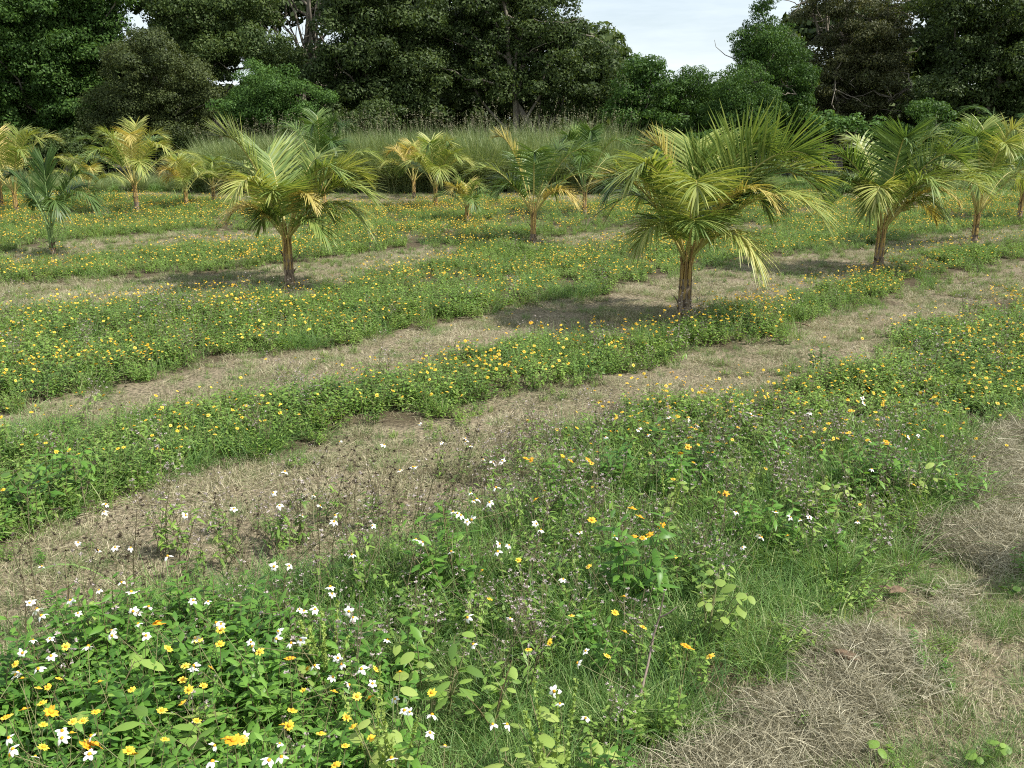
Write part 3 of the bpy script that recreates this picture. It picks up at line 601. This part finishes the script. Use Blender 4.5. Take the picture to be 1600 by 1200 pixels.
def palm(px_, py_, fr, label, th=.3, tr=.045, s=1.0, tone='mid', opts=None, rz_=0):
    p_ = gp(px_, py_); e = empty('coconut_palm', (p_[0], p_[1], gz(np.array([p_[0]]), np.array([p_[1]]))[0])); e.rotation_euler = (0, 0, rz_)
    tag(e, label, 'palm', GRP); palm_trunk(e, th, tr, s, tone)
    if s == 1.0 and len(fr) >= 11 and opts is None and abs(py_ - 410) > 35 or px_ == 1371:
        g = random.Random(int(px_)); Hm = max(f[0][2] for f in fr); Wm = max(math.hypot(f[0][0], f[0][1]) for f in fr)
        for k in range(6):
            a = k * 1.047 + g.uniform(-.4, .4); rr = Wm * g.uniform(.55, .8); z = Hm * g.uniform(.55, .85)
            fr = fr + [((math.cos(a) * rr, math.sin(a) * rr, z), min(Hm, z + .3), ['mid', 'yel', 'mid', 'mid', 'yel', 'gold'][k], dict(droop=.5, npair=40, L=.4 if k < 5 else .22))]
    zs = .86 if px_ in (1068, 1371, 453) else .93; xs = .85 if px_ == 453 else (.9 if px_ in (1068, 1371) else 1)
    for f in fr:
        tip, lift, tn = (f[0][0] * xs, f[0][1], f[0][2] * zs), f[1] * zs, f[2]; kw = dict(f[3]) if len(f) > 3 else {}
        frond(e, th * .9, tip, lift, tn, s=kw.pop('s', s), **kw)
    return e
def auto(H, W, n, tones, seed, th=.3):
    g = random.Random(seed); fr = []
    for k in range(n):
        a = k * 2.39996 + g.uniform(-.25, .25) + seed; u = (k + .5) / n
        rr = W * (.3 + .95 * u ** .8) * g.uniform(.85, 1.15); z = H * (1.02 - .5 * u ** 1.7) * g.uniform(.93, 1.04); lf = max(z + .12 * H, H * (1.05 - .28 * u))
        fr.append(((math.cos(a) * rr, math.sin(a) * rr, z), lf, g.choice(tones), dict(droop=.3 + .35 * u)))
    return fr
# main palm, frond by frond
palm(1068, 503, [
    ((-.33, .10, 1.80), 1.55, 'gold', dict(L=.3, ang=.4, npair=30, droop=.1)),
    ((-.80, .05, 1.42), 1.62, 'gold', dict(L=.34, ang=.45, npair=32, droop=.35)),
    ((-.10, -.75, 1.45), 1.62, 'yel', dict(L=.52, ang=1.1, npair=46, droop=.45)),
    ((.12, .55, 1.80), 1.75, 'yel', dict(L=.52, ang=.95, up=.1, droop=.1)),
    ((.55, -.15, 1.82), 1.78, 'mid', dict(L=.55, ang=1.0, npair=46, droop=.1, roll=.5)),
    ((1.15, .10, 1.35), 1.78, 'mid', dict(L=.55, ang=.9, npair=52, droop=.35)),
    ((1.02, -.35, 1.15), 1.55, 'yel', dict(L=.55, ang=.75, npair=48, droop=.6)),
    ((.75, .35, 1.2), 1.5, 'mid', dict(L=.5, npair=44)),
    ((.48, -.45, .78), 1.1, 'yel', dict(L=.44, droop=.8)),
    ((-.45, -.3, .92), 1.15, 'yel', dict(L=.42, droop=.8)),
    ((-.62, .25, 1.2), 1.45, 'mid', dict(L=.46, droop=.45)),
    ((-.3, .4, .9), 1.15, 'mid', dict(L=.4, droop=.6)),
    ((.3, .5, .95), 1.2, 'mid', dict(L=.42, droop=.6)),
    ((.08, -.1, 1.6), 1.2, 'mid', dict(L=.45, ang=.5, up=.05, droop=.05)),
    ((.95, -.15, 1.72), 1.85, 'mid', dict(L=.56, ang=1.0, npair=50, droop=.1, roll=.6)), ((1.2, .25, 1.45), 1.75, 'yel', dict(L=.5, ang=.85, npair=50, droop=.25, roll=.3)), ((-.05, -.5, 1.1), 1.15, 'mid', dict(L=.5, ang=1.1, droop=.5))],
    'largest palm, right of centre, with a wide crown and stacked yellow leaf stalks', .4, .06)
q3 = gp(1371, 425)
palm(1371, 425, [
    ((-.72, -.1, 1.62), 1.6, 'mid', dict(L=.46, npair=46, droop=.35)), ((-.95, .2, 1.45), 1.6, 'mid', dict(L=.46)), ((0.02, -.35, 1.85), 1.55, 'mid', dict(L=.5, ang=1.0, npair=48, droop=.1)),
    ((.45, -.1, 1.85), 1.85, 'mid', dict(L=.5, ang=.9, npair=46)), ((1.05, .05, 1.3), 1.6, 'yel', dict(L=.5, droop=.4, npair=46)), ((.95, -.45, 1.15), 1.5, 'yel', dict(L=.45, droop=.35)),
    ((-.55, .2, .95), 1.25, 'mid', dict(L=.45, droop=.7)), ((.55, -.3, .85), 1.2, 'mid', dict(L=.45, droop=.8)), ((-.35, -.45, .95), 1.3, 'yel', dict(L=.42, droop=.8)), ((.35, .5, 1.0), 1.4, 'mid'), ((-.3, .5, 1.8), 1.7, 'yel', dict(L=.4)), ((.75, .3, .75), 1.1, 'gold', dict(L=.3)), ((.7, -.2, 1.6), 1.75, 'mid', dict(L=.5, ang=1.0, roll=.4, droop=.1)), ((.3, -.55, 1.25), 1.45, 'mid', dict(L=.46, droop=.6))],
    'dense green palm right of the largest one, with a peeling grey trunk foot', .36, .056)
palm(453, 448, [
    ((-.66, -.05, 1.88), 1.55, 'yel', dict(L=.4, ang=.35, npair=48, droop=.05)), ((-.3, .45, 1.65), 1.7, 'mid', dict(L=.5, droop=.1)), ((-.72, .25, 1.25), 1.4, 'gold', dict(L=.38, droop=.3)),
    ((.0, -.45, 1.25), 1.2, 'mid', dict(L=.5, ang=1.1, npair=48, droop=.25)), ((.85, .15, 1.42), 1.6, 'yel', dict(L=.48, npair=46, droop=.3, roll=.3)), ((1.0, -.25, 1.2), 1.45, 'yel', dict(L=.48, npair=46, ang=.6)),
    ((.85, -.1, .95), 1.2, 'yel', dict(L=.5, droop=.9, ang=.6)), ((-.55, -.2, .95), 1.15, 'gold', dict(L=.4, droop=.6)), ((-.4, .4, .8), 1.05, 'mid', dict(L=.4)), ((.45, .4, .85), 1.1, 'mid', dict(L=.42)), ((.5, -.35, .75), 1.0, 'mid', dict(L=.38, droop=.6)), ((-.25, -.2, .95), .95, 'mid', dict(L=.42)), ((.25, .5, 1.45), 1.5, 'mid', dict(L=.45))],
    'left foreground palm with one long leaf pointing up and left', .38, .052)
palm(833, 380, [
    ((-.5, .1, 1.68), 1.3, 'gold', dict(L=.3, ang=.4, droop=.05)), ((-.85, .0, 1.12), 1.35, 'yel', dict(L=.42, droop=.4)), ((.0, -.4, 1.45), 1.2, 'mid', dict(L=.45, ang=1.1)), ((.75, .0, 1.45), 1.6, 'mid', dict(L=.5, npair=46, droop=.35)), ((.45, .3, 1.5), 1.6, 'mid', dict(L=.42)),
    ((.85, -.2, 1.05), 1.25, 'mid', dict(L=.45, droop=.5)), ((.5, -.35, .75), 1.0, 'gold', dict(L=.4, droop=.5)), ((-.45, -.25, .85), 1.05, 'mid', dict(L=.42, droop=.5)), ((-.5, .4, .9), 1.1, 'mid'), ((.3, .5, .8), 1.0, 'yel', dict(L=.4)), ((-.2, .4, 1.3), 1.35, 'mid')],
    'palm at the middle of the field with its leaf fan reaching right', .26, .042)
palm(1521, 383, auto(1.75, .8, 13, ['mid', 'yel', 'mid'], 3), 'palm near the right edge with a slim bare foot beside a mown strip', .3, .042)
palm(84, 400, [((-.45, .1, 1.15), 1.2, 'dark', dict(L=.3, ang=.3, npair=40, droop=.2, up=.05)), ((-.03, .15, 1.3), 1.1, 'dark', dict(L=.42, ang=.5, droop=.02)), ((.5, .1, 1.15), 1.25, 'dark', dict(L=.42, npair=44)), ((.65, -.15, .75), 1.1, 'dark', dict(L=.4, droop=.8)), ((.4, .4, .9), 1.1, 'dark', dict(L=.4)), ((.3, -.35, .7), .95, 'dark', dict(L=.38, droop=.8)), ((-.3, .3, .75), .95, 'dark', dict(L=.3))],
     'small dark green palm standing alone at the left, darker than every other', .2, .035, .9, 'dark')
FAR = [(215, 333, 1.75, 1.05, 13, ['yel', 'yel', 'mid', 'gold'], 7.9, 'yellow-green palm with a wide spreading crown, second row at left', .4),
       (292, 325, 1.05, .5, 10, ['yel', 'gold'], 2.2, 'small golden palm just right of the wide spreading one', .2),
       (335, 320, 1.05, .55, 8, ['yel', 'mid'], 5.1, 'thin small palm left of the tall grass', .25),
       (27, 335, 1.7, .95, 12, ['yel', 'yel', 'gold'], 1.3, 'yellow palm behind the dark green one at left', .28),
       (4, 325, 1.35, .7, 9, ['yel', 'mid'], 9.0, 'palm cut off by the left edge of the field view', .28),
       (140, 322, 1.1, .65, 7, ['yel', 'gold'], 4.4, 'low palm half hidden left of the wide spreading one', .15),
       (681, 327, 1.5, .7, 11, ['mid', 'yel'], 6.0, 'yellow-green palm in front of the tall grass, left of the middle one', .28),
       (647, 310, 1.3, .7, 8, ['gold', 'yel'], 1.9, 'golden palm close behind, in front of the tall grass', .25),
       (730, 347, .75, .42, 7, ['mid', 'gold'], 3.3, 'smallest palm, squat between two larger ones', .12),
       (913, 337, 1.7, .75, 9, ['mid', 'dark'], 2.7, 'slender greenish palm behind the middle one', .3),
       (508, 335, 2.0, .85, 9, ['dark', 'mid'], 5.9, 'tall dark green palm behind the left foreground palm', .35),
       (1592, 345, 1.6, .8, 11, ['yel', 'mid'], 4.9, 'palm cut off by the right edge behind the slim-footed one', .35)]
for (a_, b_, H, W, n, tn, sd_, lab, th) in FAR:
    palm(a_, b_, auto(H, W, n, tn, sd_), lab, th, .042, .95 if H > 1.2 else .75)
palm(1985, 960, auto(1.0, .3, 8, ['mid'], 2.1), 'small palm just outside the view at lower right, casting a shadow on the hay', .2, .04, .55)
# heap of dead fronds by the main palm
p_ = gp(1175, 512)
v, q = blades(np.column_stack([R.normal(0, .13, 160), R.normal(0, .07, 160), R.uniform(0, .06, 160)]), rnd_dirs(160, -.1, .4), rnd_dirs(160), R.uniform(.12, .35, 160), .014, np.array([0, 0, -.25]), 'grass')
tag(mobj('dead_frond_heap', mesh_np('dead_frond_heap', v, q, M['deadleaf']), None, (p_[0], p_[1], .01)), 'brown heap of dead palm leaves beside the largest palm', 'leaf heap')

# ------------------------------------------------------------------ trees and bushes at the field's edge
def tleaf(name, cols): return leafmat(name, [tuple(.82 * v * k for v, k in zip(c, (1.05, 1.05, .78))) for c in cols], .3, rough=.55, spec=.2, island=.75, obj=.0, world_noise=.35, nscale=.8)
TM = {'green': tleaf('tree_leaf_green', [(.03, .07, .02), (.055, .12, .03), (.09, .17, .045), (.14, .23, .07)]),
      'olive': tleaf('tree_leaf_olive', [(.04, .058, .028), (.07, .095, .042), (.11, .14, .06), (.19, .22, .1)]),
      'grey': tleaf('tree_leaf_grey', [(.04, .07, .028), (.07, .115, .042), (.115, .165, .062), (.18, .23, .1)]),
      'bright': tleaf('bush_leaf_bright', [(.045, .10, .03), (.075, .155, .045), (.11, .21, .06), (.16, .27, .085)]),
      'dark': tleaf('tree_leaf_dark', [(.03, .05, .022), (.055, .088, .034), (.09, .135, .05), (.16, .2, .09)]),
      'brown': tleaf('tree_leaf_brown', [(.04, .05, .028), (.07, .08, .042), (.11, .12, .06), (.19, .18, .11)])}
def crown_mesh(blobs, leaf=.17, dens=1.0, rc=.6, mat='green', hang=0.0):
    """blobs: (cx, cy, cz, rx, ry, rz). Clumps of leaves through every blob."""
    B = []; D = []; Nn = []
    for (cx, cy, cz, rx, ry, rz_) in blobs:
        vol = rx * ry * rz_; n = max(6, int(5.0 * vol / rc ** 3 * .42 * dens))
        dirs = rnd_dirs(n); r = R.random(n) ** .38
        C = np.array([cx, cy, cz]) + dirs * r[:, None] * [rx, ry, rz_] * .96
        for c, dd in zip(C, dirs):
            rr = rc * R.uniform(.55, 1.25); m_ = int(210 * (rr / .6) ** 2 * (.17 / leaf) ** 1.6); d2 = rnd_dirs(m_, -.75, 1); rad_ = rr * R.uniform(.45, 1.05, m_) ** .6
            sq = np.array([1, 1, .62]); B.append(c + d2 * rad_[:, None] * sq); Nn.append(unit(d2 + R.normal(0, .45, d2.shape) + [0, 0, .35]))
    B = np.vstack(B); Nn = np.vstack(Nn); n = len(B)
    D = unit(np.cross(Nn, rnd_dirs(n)) + [0, 0, -.25 - hang]); S_ = unit(np.cross(D, Nn)); ln = leaf * R.uniform(.6, 1.3, n)[:, None]; w = ln * .27
    V = np.stack([B - D * ln * .5, B + S_ * w, B + D * ln * .5, B - S_ * w], 1).reshape(-1, 3); Q = np.arange(n * 4).reshape(-1, 4)
    return mesh_np('crown', V, Q, TM[mat]), n
NL = [0]
def limb(b, p0, p1, r0, r1, wob=.12, n=6):
    p0 = np.array(p0, float); p1 = np.array(p1, float); l = np.linalg.norm(p1 - p0); t = np.linspace(0, 1, 6)[:, None]
    pts = p0 + (p1 - p0) * t; pts[1:-1] += R.normal(0, wob * l * .22, (4, 3)); b.add(*tube(pts, np.linspace(r0, r1, 6), n)); return pts
def tree(name, label, cat, Y, blobs_px, mat, leaf=.17, dens=1.0, rc=.6, trunk_r=.16, trunks=1, depth=1.0, limbs=7, group=None, hang=0, twigs=0, trunk_px=None):
    """blobs_px: (px, py, half-width px, half-height px) at depth Y"""
    BW = []
    for bb in blobs_px:
        c = atd(bb[0], bb[1], Y + (bb[4] if len(bb) > 4 else 0)); k = math.hypot(c[1], 1) / F * 1.02; BW.append((c[0], c[1], c[2], bb[2] * k, max(.5, min(bb[2], bb[3] * 1.4) * k * depth), bb[3] * k))
    cx = np.mean([b_[0] for b_ in BW]) if trunk_px is None else atd(trunk_px, 250, Y)[0]; base = np.array([cx, Y + .2, 0.])
    e = empty(name, tuple(base)); tag(e, label, cat, group)
    leaf *= .52; rc *= .85; me, n = crown_mesh([(b_[0] - base[0], b_[1] - base[1], b_[2], b_[3], b_[4], b_[5]) for b_ in BW], leaf, dens, rc, mat, hang); NL[0] += n
    b = MB()
    for t in range(trunks):
        x0 = R.normal(0, .25 * (trunks > 1), 2); big = max(BW, key=lambda q: q[2]); top = np.array([big[0] - base[0], big[1] - base[1], big[2]])
        pts = limb(b, [x0[0], x0[1], -.1], top + R.normal(0, .3, 3), trunk_r, trunk_r * .25)
        for k in range(limbs):
            q_ = BW[R.integers(len(BW))]; tgt = np.array([q_[0] - base[0], q_[1] - base[1], q_[2]]) + rnd_dirs(1)[0] * [q_[3], q_[4], q_[5]] * .85
            s_ = pts[R.integers(1, 5)]; pl = limb(b, s_, tgt, trunk_r * .38, .012, .12, 5)
            for w in range(twigs):
                s2 = pl[R.integers(2, 6)]; limb(b, s2, s2 + R.normal(0, .6, 3) + [0, 0, .2], .022, .006, .2, 4)
    mobj('trunk', b.mesh('trunk', [M['tbark']], True), e); mobj('crown', me, e)
    return e
tree('broadleaf_tree', 'tall mid-green tree filling the top left corner', 'tree', 31, [(-60, 60, 110, 120), (60, 20, 105, 80), (130, 60, 70, 60), (60, 110, 100, 60), (150, -20, 60, 50), (30, 180, 100, 50), (120, 165, 70, 45)], 'green', rc=.55, leaf=.2)
tree('broadleaf_tree', 'olive-brown fine-leaved tree right of the top left corner tree', 'tree', 29.6, [(235, 120, 75, 65), (190, 180, 60, 45), (265, 185, 60, 50), (300, 130, 40, 45), (225, 75, 40, 30)], 'olive', leaf=.13, rc=.5)
tree('broadleaf_tree', 'grey-green tree between the olive tree and the bare-limbed one, above the bright bush', 'tree', 32, [(300, 20, 70, 45), (380, 30, 75, 45), (340, 85, 80, 45), (430, 80, 55, 40), (270, -30, 60, 40)], 'grey', leaf=.18)
tree('bare_limbed_tree', 'tree with bare grey limbs showing at the top, left of centre', 'tree', 34, [(470, -50, 80, 40), (530, 20, 30, 30), (400, -40, 40, 30), (500, 110, 50, 40)], 'dark', dens=.35, trunk_r=.14, trunks=3, limbs=9, twigs=4)
tree('leafy_bush', 'bright green bush standing above the tall grass, left of centre', 'bush', 28.6, [(420, 135, 65, 35), (380, 160, 45, 30), (470, 160, 45, 28), (430, 185, 70, 25)], 'bright', leaf=.13, rc=.4, trunk_r=.08, limbs=5)
tree('broadleaf_tree', 'dark olive tree left of centre behind the bright green bush', 'tree', 31, [(560, 60, 75, 70), (620, 20, 70, 60), (540, 130, 60, 45), (630, 120, 70, 50), (560, -30, 70, 50), (660, 170, 50, 25)], 'dark', leaf=.2, rc=.6)
tree('broadleaf_tree', 'wide spreading tree at centre with a ragged right edge against the sky', 'tree', 32.3, [(740, 20, 95, 55), (830, 40, 80, 50), (700, 90, 75, 55), (800, 110, 90, 55), (880, 95, 60, 50), (930, 75, 38, 22), (870, 20, 35, 30), (780, -40, 90, 45), (930, 130, 45, 40), (900, 165, 60, 30)], 'dark', leaf=.2, rc=.55, dens=.8, twigs=2, trunks=2, limbs=9)
tree('leafy_bush', 'low dark bush left of the tall grass, under the dark olive tree', 'bush', 28.8, [(540, 185, 50, 22), (590, 180, 40, 25), (500, 195, 30, 18)], 'dark', leaf=.15, rc=.4, trunk_r=.06, limbs=4)
tree('leafy_bush', 'green leafy bush right of centre, just under the open sky', 'bush', 30, [(1005, 130, 45, 40), (985, 175, 40, 35), (1030, 185, 45, 35), (1010, 105, 25, 18)], 'green', leaf=.18, rc=.45, trunk_r=.08)
tree('leafy_bush', 'vine-covered rounded bush in the middle of the sky gap', 'bush', 30.5, [(1080, 145, 40, 38), (1095, 180, 45, 35), (1065, 125, 25, 18)], 'green', leaf=.13, rc=.4, trunk_r=.08)
tree('leafy_bush', 'vine-draped rounded bush right of the sky gap', 'bush', 29, [(1155, 140, 48, 38), (1150, 180, 55, 35), (1190, 165, 40, 35), (1170, 210, 60, 20)], 'green', leaf=.12, rc=.4, trunk_r=.08, hang=.3)
tree('vine_clad_tree', 'tall vine-clad tree at the right side of the open sky', 'tree', 31.4, [(1200, 80, 45, 50), (1175, 70, 30, 30), (1195, 20, 14, 40), (1235, 130, 40, 45), (1215, 170, 50, 35)], 'green', leaf=.14, rc=.38, dens=1.1, hang=.3, twigs=2)
tree('broadleaf_tree', 'brownish half-bare tree with twisted limbs at upper right', 'tree', 32.6, [(1320, 0, 55, 45), (1260, 15, 28, 22), (1350, 70, 60, 45), (1290, 90, 50, 35), (1370, 130, 60, 45), (1290, 155, 60, 40), (1330, 190, 80, 30), (1390, 20, 30, 50)], 'brown', leaf=.15, rc=.42, dens=.75, trunks=2, limbs=10, twigs=4)
tree('broadleaf_tree', 'large dark tree filling the top right corner', 'tree', 31.2, [(1480, 20, 45, 50), (1560, 10, 70, 60), (1500, 90, 55, 45), (1580, 100, 70, 60), (1470, 145, 50, 40), (1560, 170, 80, 45), (1680, 60, 90, 120)], 'dark', leaf=.2, rc=.55)
tree('leafy_bush', 'broad-leaved bright bush behind the two right-hand palms', 'bush', 27, [(1305, 190, 50, 14), (1275, 198, 28, 14), (1345, 195, 28, 16)], 'bright', leaf=.2, rc=.3, trunk_r=.05, limbs=6)
tree('leafy_bush', 'rounded two-tiered bush behind the dense green palm', 'bush', 27.2, [(1450, 180, 35, 22), (1455, 215, 60, 28), (1410, 220, 35, 25), (1490, 235, 40, 25)], 'green', leaf=.13, rc=.35, trunk_r=.06, limbs=5)
tree('leafy_bush', 'dark low bush in the shade at the far left', 'bush', 28.2, [(40, 225, 60, 22), (110, 230, 50, 20), (-40, 220, 60, 25)], 'dark', leaf=.16, rc=.4, trunk_r=.06, limbs=4)
tree('leafy_bush', 'shaded bush under the olive-brown tree', 'bush', 29.2, [(190, 230, 60, 22), (270, 225, 50, 25)], 'dark', leaf=.14, rc=.4, trunk_r=.06, limbs=4)
tree('leafy_bush', 'low green bush behind the crown of the largest palm', 'bush', 27.5, [(1170, 225, 60, 22), (1110, 225, 40, 20), (1240, 235, 40, 20)], 'green', leaf=.13, rc=.35, trunk_r=.05, limbs=4)
tree('leafy_bush', 'low green bush in the gap behind the middle palm and the largest one', 'bush', 27, [(985, 235, 35, 20), (1030, 245, 30, 18)], 'bright', leaf=.14, rc=.3, trunk_r=.05, limbs=4)
# wild palm at the right edge
p_ = atd(1580, 290, 27); e = empty('wild_palm', (p_[0], p_[1], 0)); tag(e, 'dark feathery palm at the right edge under the corner tree', 'palm')
palm_trunk(e, .8, .1, 1, 'dark')
for k in range(11):
    a = k * 2.4; frond(e, .7, (math.cos(a) * 1.7, math.sin(a) * 1.4, 2.1 - .13 * k), 2.7 - .1 * k, 'dark', s=1.6, L=.4, droop=.6)
# far-off wood behind
def wood_top(px_):
    return np.interp(px_, [-400, 0, 170, 195, 225, 250, 880, 930, 990, 1150, 1200, 1240, 1410, 1425, 1440, 2000], [-60, -60, -40, 35, 35, -40, -40, 60, 125, 125, 70, 0, 0, 110, -20, -60])
BL = []
for k in range(330):
    px_ = R.uniform(-500, 2100); Y_ = R.uniform(35.5, 40); top = wood_top(px_); py_ = R.uniform(top + 25, 260); c = atd(px_, py_, Y_); 
    if c[2] < .3: c[2] = R.uniform(.3, 1.2)
    BL.append((c[0], c[1], c[2], .8, .8, .7))
for px_ in np.arange(-500, 2100, 24): c = atd(px_, 215, 35); BL.append((c[0], 35, R.uniform(.5, 1.6), .9, .8, .9)); BL.append((c[0] + .2, 35.3, R.uniform(1.9, 2.7), .9, .8, .8))
me, n = crown_mesh(BL, .3, .5, .85, 'dark'); NL[0] += n
me.name = 'far_wood'; tag(mobj('far_wood', me), 'dark mass of woodland closing the view behind the front trees', 'woodland', kind='stuff')
print('leaves', NL[0])

# ------------------------------------------------------------------ tall grass stand
def tallclump(h, n):
    b = MB(); a = R.uniform(0, 6.283, n); r = .25 * np.sqrt(R.random(n)); B = np.stack([r * np.cos(a), r * np.sin(a), np.zeros(n)], 1); aa = a + R.normal(0, .8, n); o = R.uniform(.03, .35, n)
    D = np.stack([np.cos(aa) * o, np.sin(aa) * o, np.ones(n)], 1); ln = h * R.uniform(.4, 1.0, n); bd = np.stack([np.cos(aa) * .3, np.sin(aa) * .3, -np.full(n, .2)], 1) * R.uniform(.2, 2.6, (n, 1))
    v, q = blades(B, D, np.stack([-np.sin(aa), np.cos(aa), R.normal(0, .3, n)], 1) + R.normal(0, .5, (n, 3)), ln, .014, bd, 'long'); b.add(v, q, 0)
    for k in range(1):
        a_ = R.uniform(0, 6.283); l_ = np.array([math.cos(a_) * .18, math.sin(a_) * .18, 1]); hh = h * R.uniform(.92, 1.15); b.add(*tube([l_ * 0, l_ * hh * .6, l_ * hh * .9], [.005, .004, .002], 3), 0)
        m_ = 14; t = R.uniform(.84, 1.06, m_); D = rnd_dirs(m_, .1, 1) + [math.cos(a_) * .6, math.sin(a_) * .6, .3]; v, q = blades(np.outer(t, l_) * hh, D, np.cross(D, rnd_dirs(m_)), .055, .006, np.array([0, 0, -.4]), 'petal'); b.add(v, q, 1)
    return b.mesh('tall_clump', [M['tall'], M['seedhead']])
TV = [tallclump(1.9, 300) for _ in range(4)]
P = []; SC = []
for k in range(760):
    px_ = R.uniform(325, 985); Y_ = R.uniform(25.2, 28.6); c = atd(px_, 250, Y_); s = .8 + .26 * R.random()
    tt = np.interp(px_, [325, 420, 560, 640, 690, 760, 960, 985], [.9, .98, 1.02, 1.04, 1.05, 1.02, 1.0, .8]); P.append([c[0], Y_, 0]); SC.append(s * tt)
for k in range(60):
    px_ = R.choice([R.normal(750, 14), R.normal(830, 10), R.normal(920, 40), R.uniform(860, 980)]); Y_ = R.uniform(28.0, 29.2); c = atd(px_, 250, Y_); P.append([c[0], Y_, 0]); SC.append(R.uniform(.9, 1.3))
for k in range(260):      # lower green fringe all along the edge
    px_ = R.uniform(-300, 1900); Y_ = R.uniform(25.0, 27.5); c = atd(px_, 260, Y_); P.append([c[0], Y_, 0]); SC.append(R.uniform(.25, .45))
P = np.array(P); scatter('tall_grass', P, rz(len(P), .06), np.array(SC), R.integers(0, 4, len(P)), TV, 'stand of tall grey-green grass with pale plumes in front of the trees', 'tall grass')
GT = [tuft(150, .3, .15, .4, .012, .8, .5) for _ in range(3)]
X, Y = sample(21.5, 31, 6.5); k = (fbm(X * .5, Y * .5, 91) > .43) & ~mown(X, Y, .5) | (Y > 25.5); X = X[k]; Y = Y[k]
scatter('edge_grass', np.stack([X, Y, np.zeros(len(X))], 1), rz(len(X)), R.uniform(.5, 1.1, len(X)), R.integers(0, 3, len(X)), GT, 'low green grass at the far edge of the field', 'grass')

# ------------------------------------------------------------------ sky and sun
SUN_EL = rad(52); az = rad(-18)                      # sun from the right, a little behind the camera
sv = Vector((math.cos(az) * math.cos(SUN_EL), math.sin(az) * math.cos(SUN_EL), math.sin(SUN_EL)))
ld = bpy.data.lights.new('sun', 'SUN'); ld.energy = 5.0; ld.angle = rad(.5); ld.color = (1, .955, .88)
lo = bpy.data.objects.new('sun', ld); COL.objects.link(lo); lo.rotation_euler = sv.to_track_quat('Z', 'Y').to_euler()
w = bpy.data.worlds.new('World'); S.world = w; w.use_nodes = True; N = w.node_tree.nodes; L = w.node_tree.links; N.clear()
out = N.new('ShaderNodeOutputWorld'); bg = N.new('ShaderNodeBackground'); sky = N.new('ShaderNodeTexSky'); sky.sky_type = 'NISHITA'; sky.sun_disc = False
sky.sun_elevation = SUN_EL; sky.sun_rotation = math.pi / 2 - az; sky.air_density = 1.0; sky.dust_density = 1.2; sky.ozone_density = 1.0
tc = N.new('ShaderNodeTexCoord'); mp = N.new('ShaderNodeMapping'); mp.inputs['Scale'].default_value = (1.2, 1.2, 9)
nz = N.new('ShaderNodeTexNoise'); nz.inputs['Scale'].default_value = 2.4; nz.inputs['Detail'].default_value = 6; nz.inputs['Roughness'].default_value = .6
L.new(tc.outputs['Generated'], mp.inputs[0]); L.new(mp.outputs[0], nz.inputs['Vector'])
rp = N.new('ShaderNodeValToRGB'); rp.color_ramp.elements[0].position = .2; rp.color_ramp.elements[1].position = .58; rp.color_ramp.elements[0].color = (.35, .35, .35, 1)
L.new(nz.outputs['Fac'], rp.inputs['Fac'])
ml = N.new('ShaderNodeMath'); ml.operation = 'MULTIPLY'; ml.inputs[1].default_value = .8; L.new(rp.outputs[0], ml.inputs[0])
mx = N.new('ShaderNodeMix'); mx.data_type = 'RGBA'; L.new(ml.outputs[0], mx.inputs['Factor']); L.new(sky.outputs[0], mx.inputs['A']); mx.inputs['B'].default_value = (8.1, 8.9, 9.4, 1)
L.new(mx.outputs['Result'], bg.inputs['Color']); bg.inputs['Strength'].default_value = .09; L.new(bg.outputs[0], out.inputs['Surface'])
S.view_settings.view_transform = 'Standard'; S.view_settings.look = 'None'; S.view_settings.exposure = .6; S.view_settings.gamma = 1

c_ = S.cycles; c_.max_bounces = 5; c_.diffuse_bounces = 3; c_.glossy_bounces = 2; c_.transmission_bounces = 3
c_.use_denoising = False; c_.pixel_filter_type = 'BLACKMAN_HARRIS'; c_.filter_width = 1.1
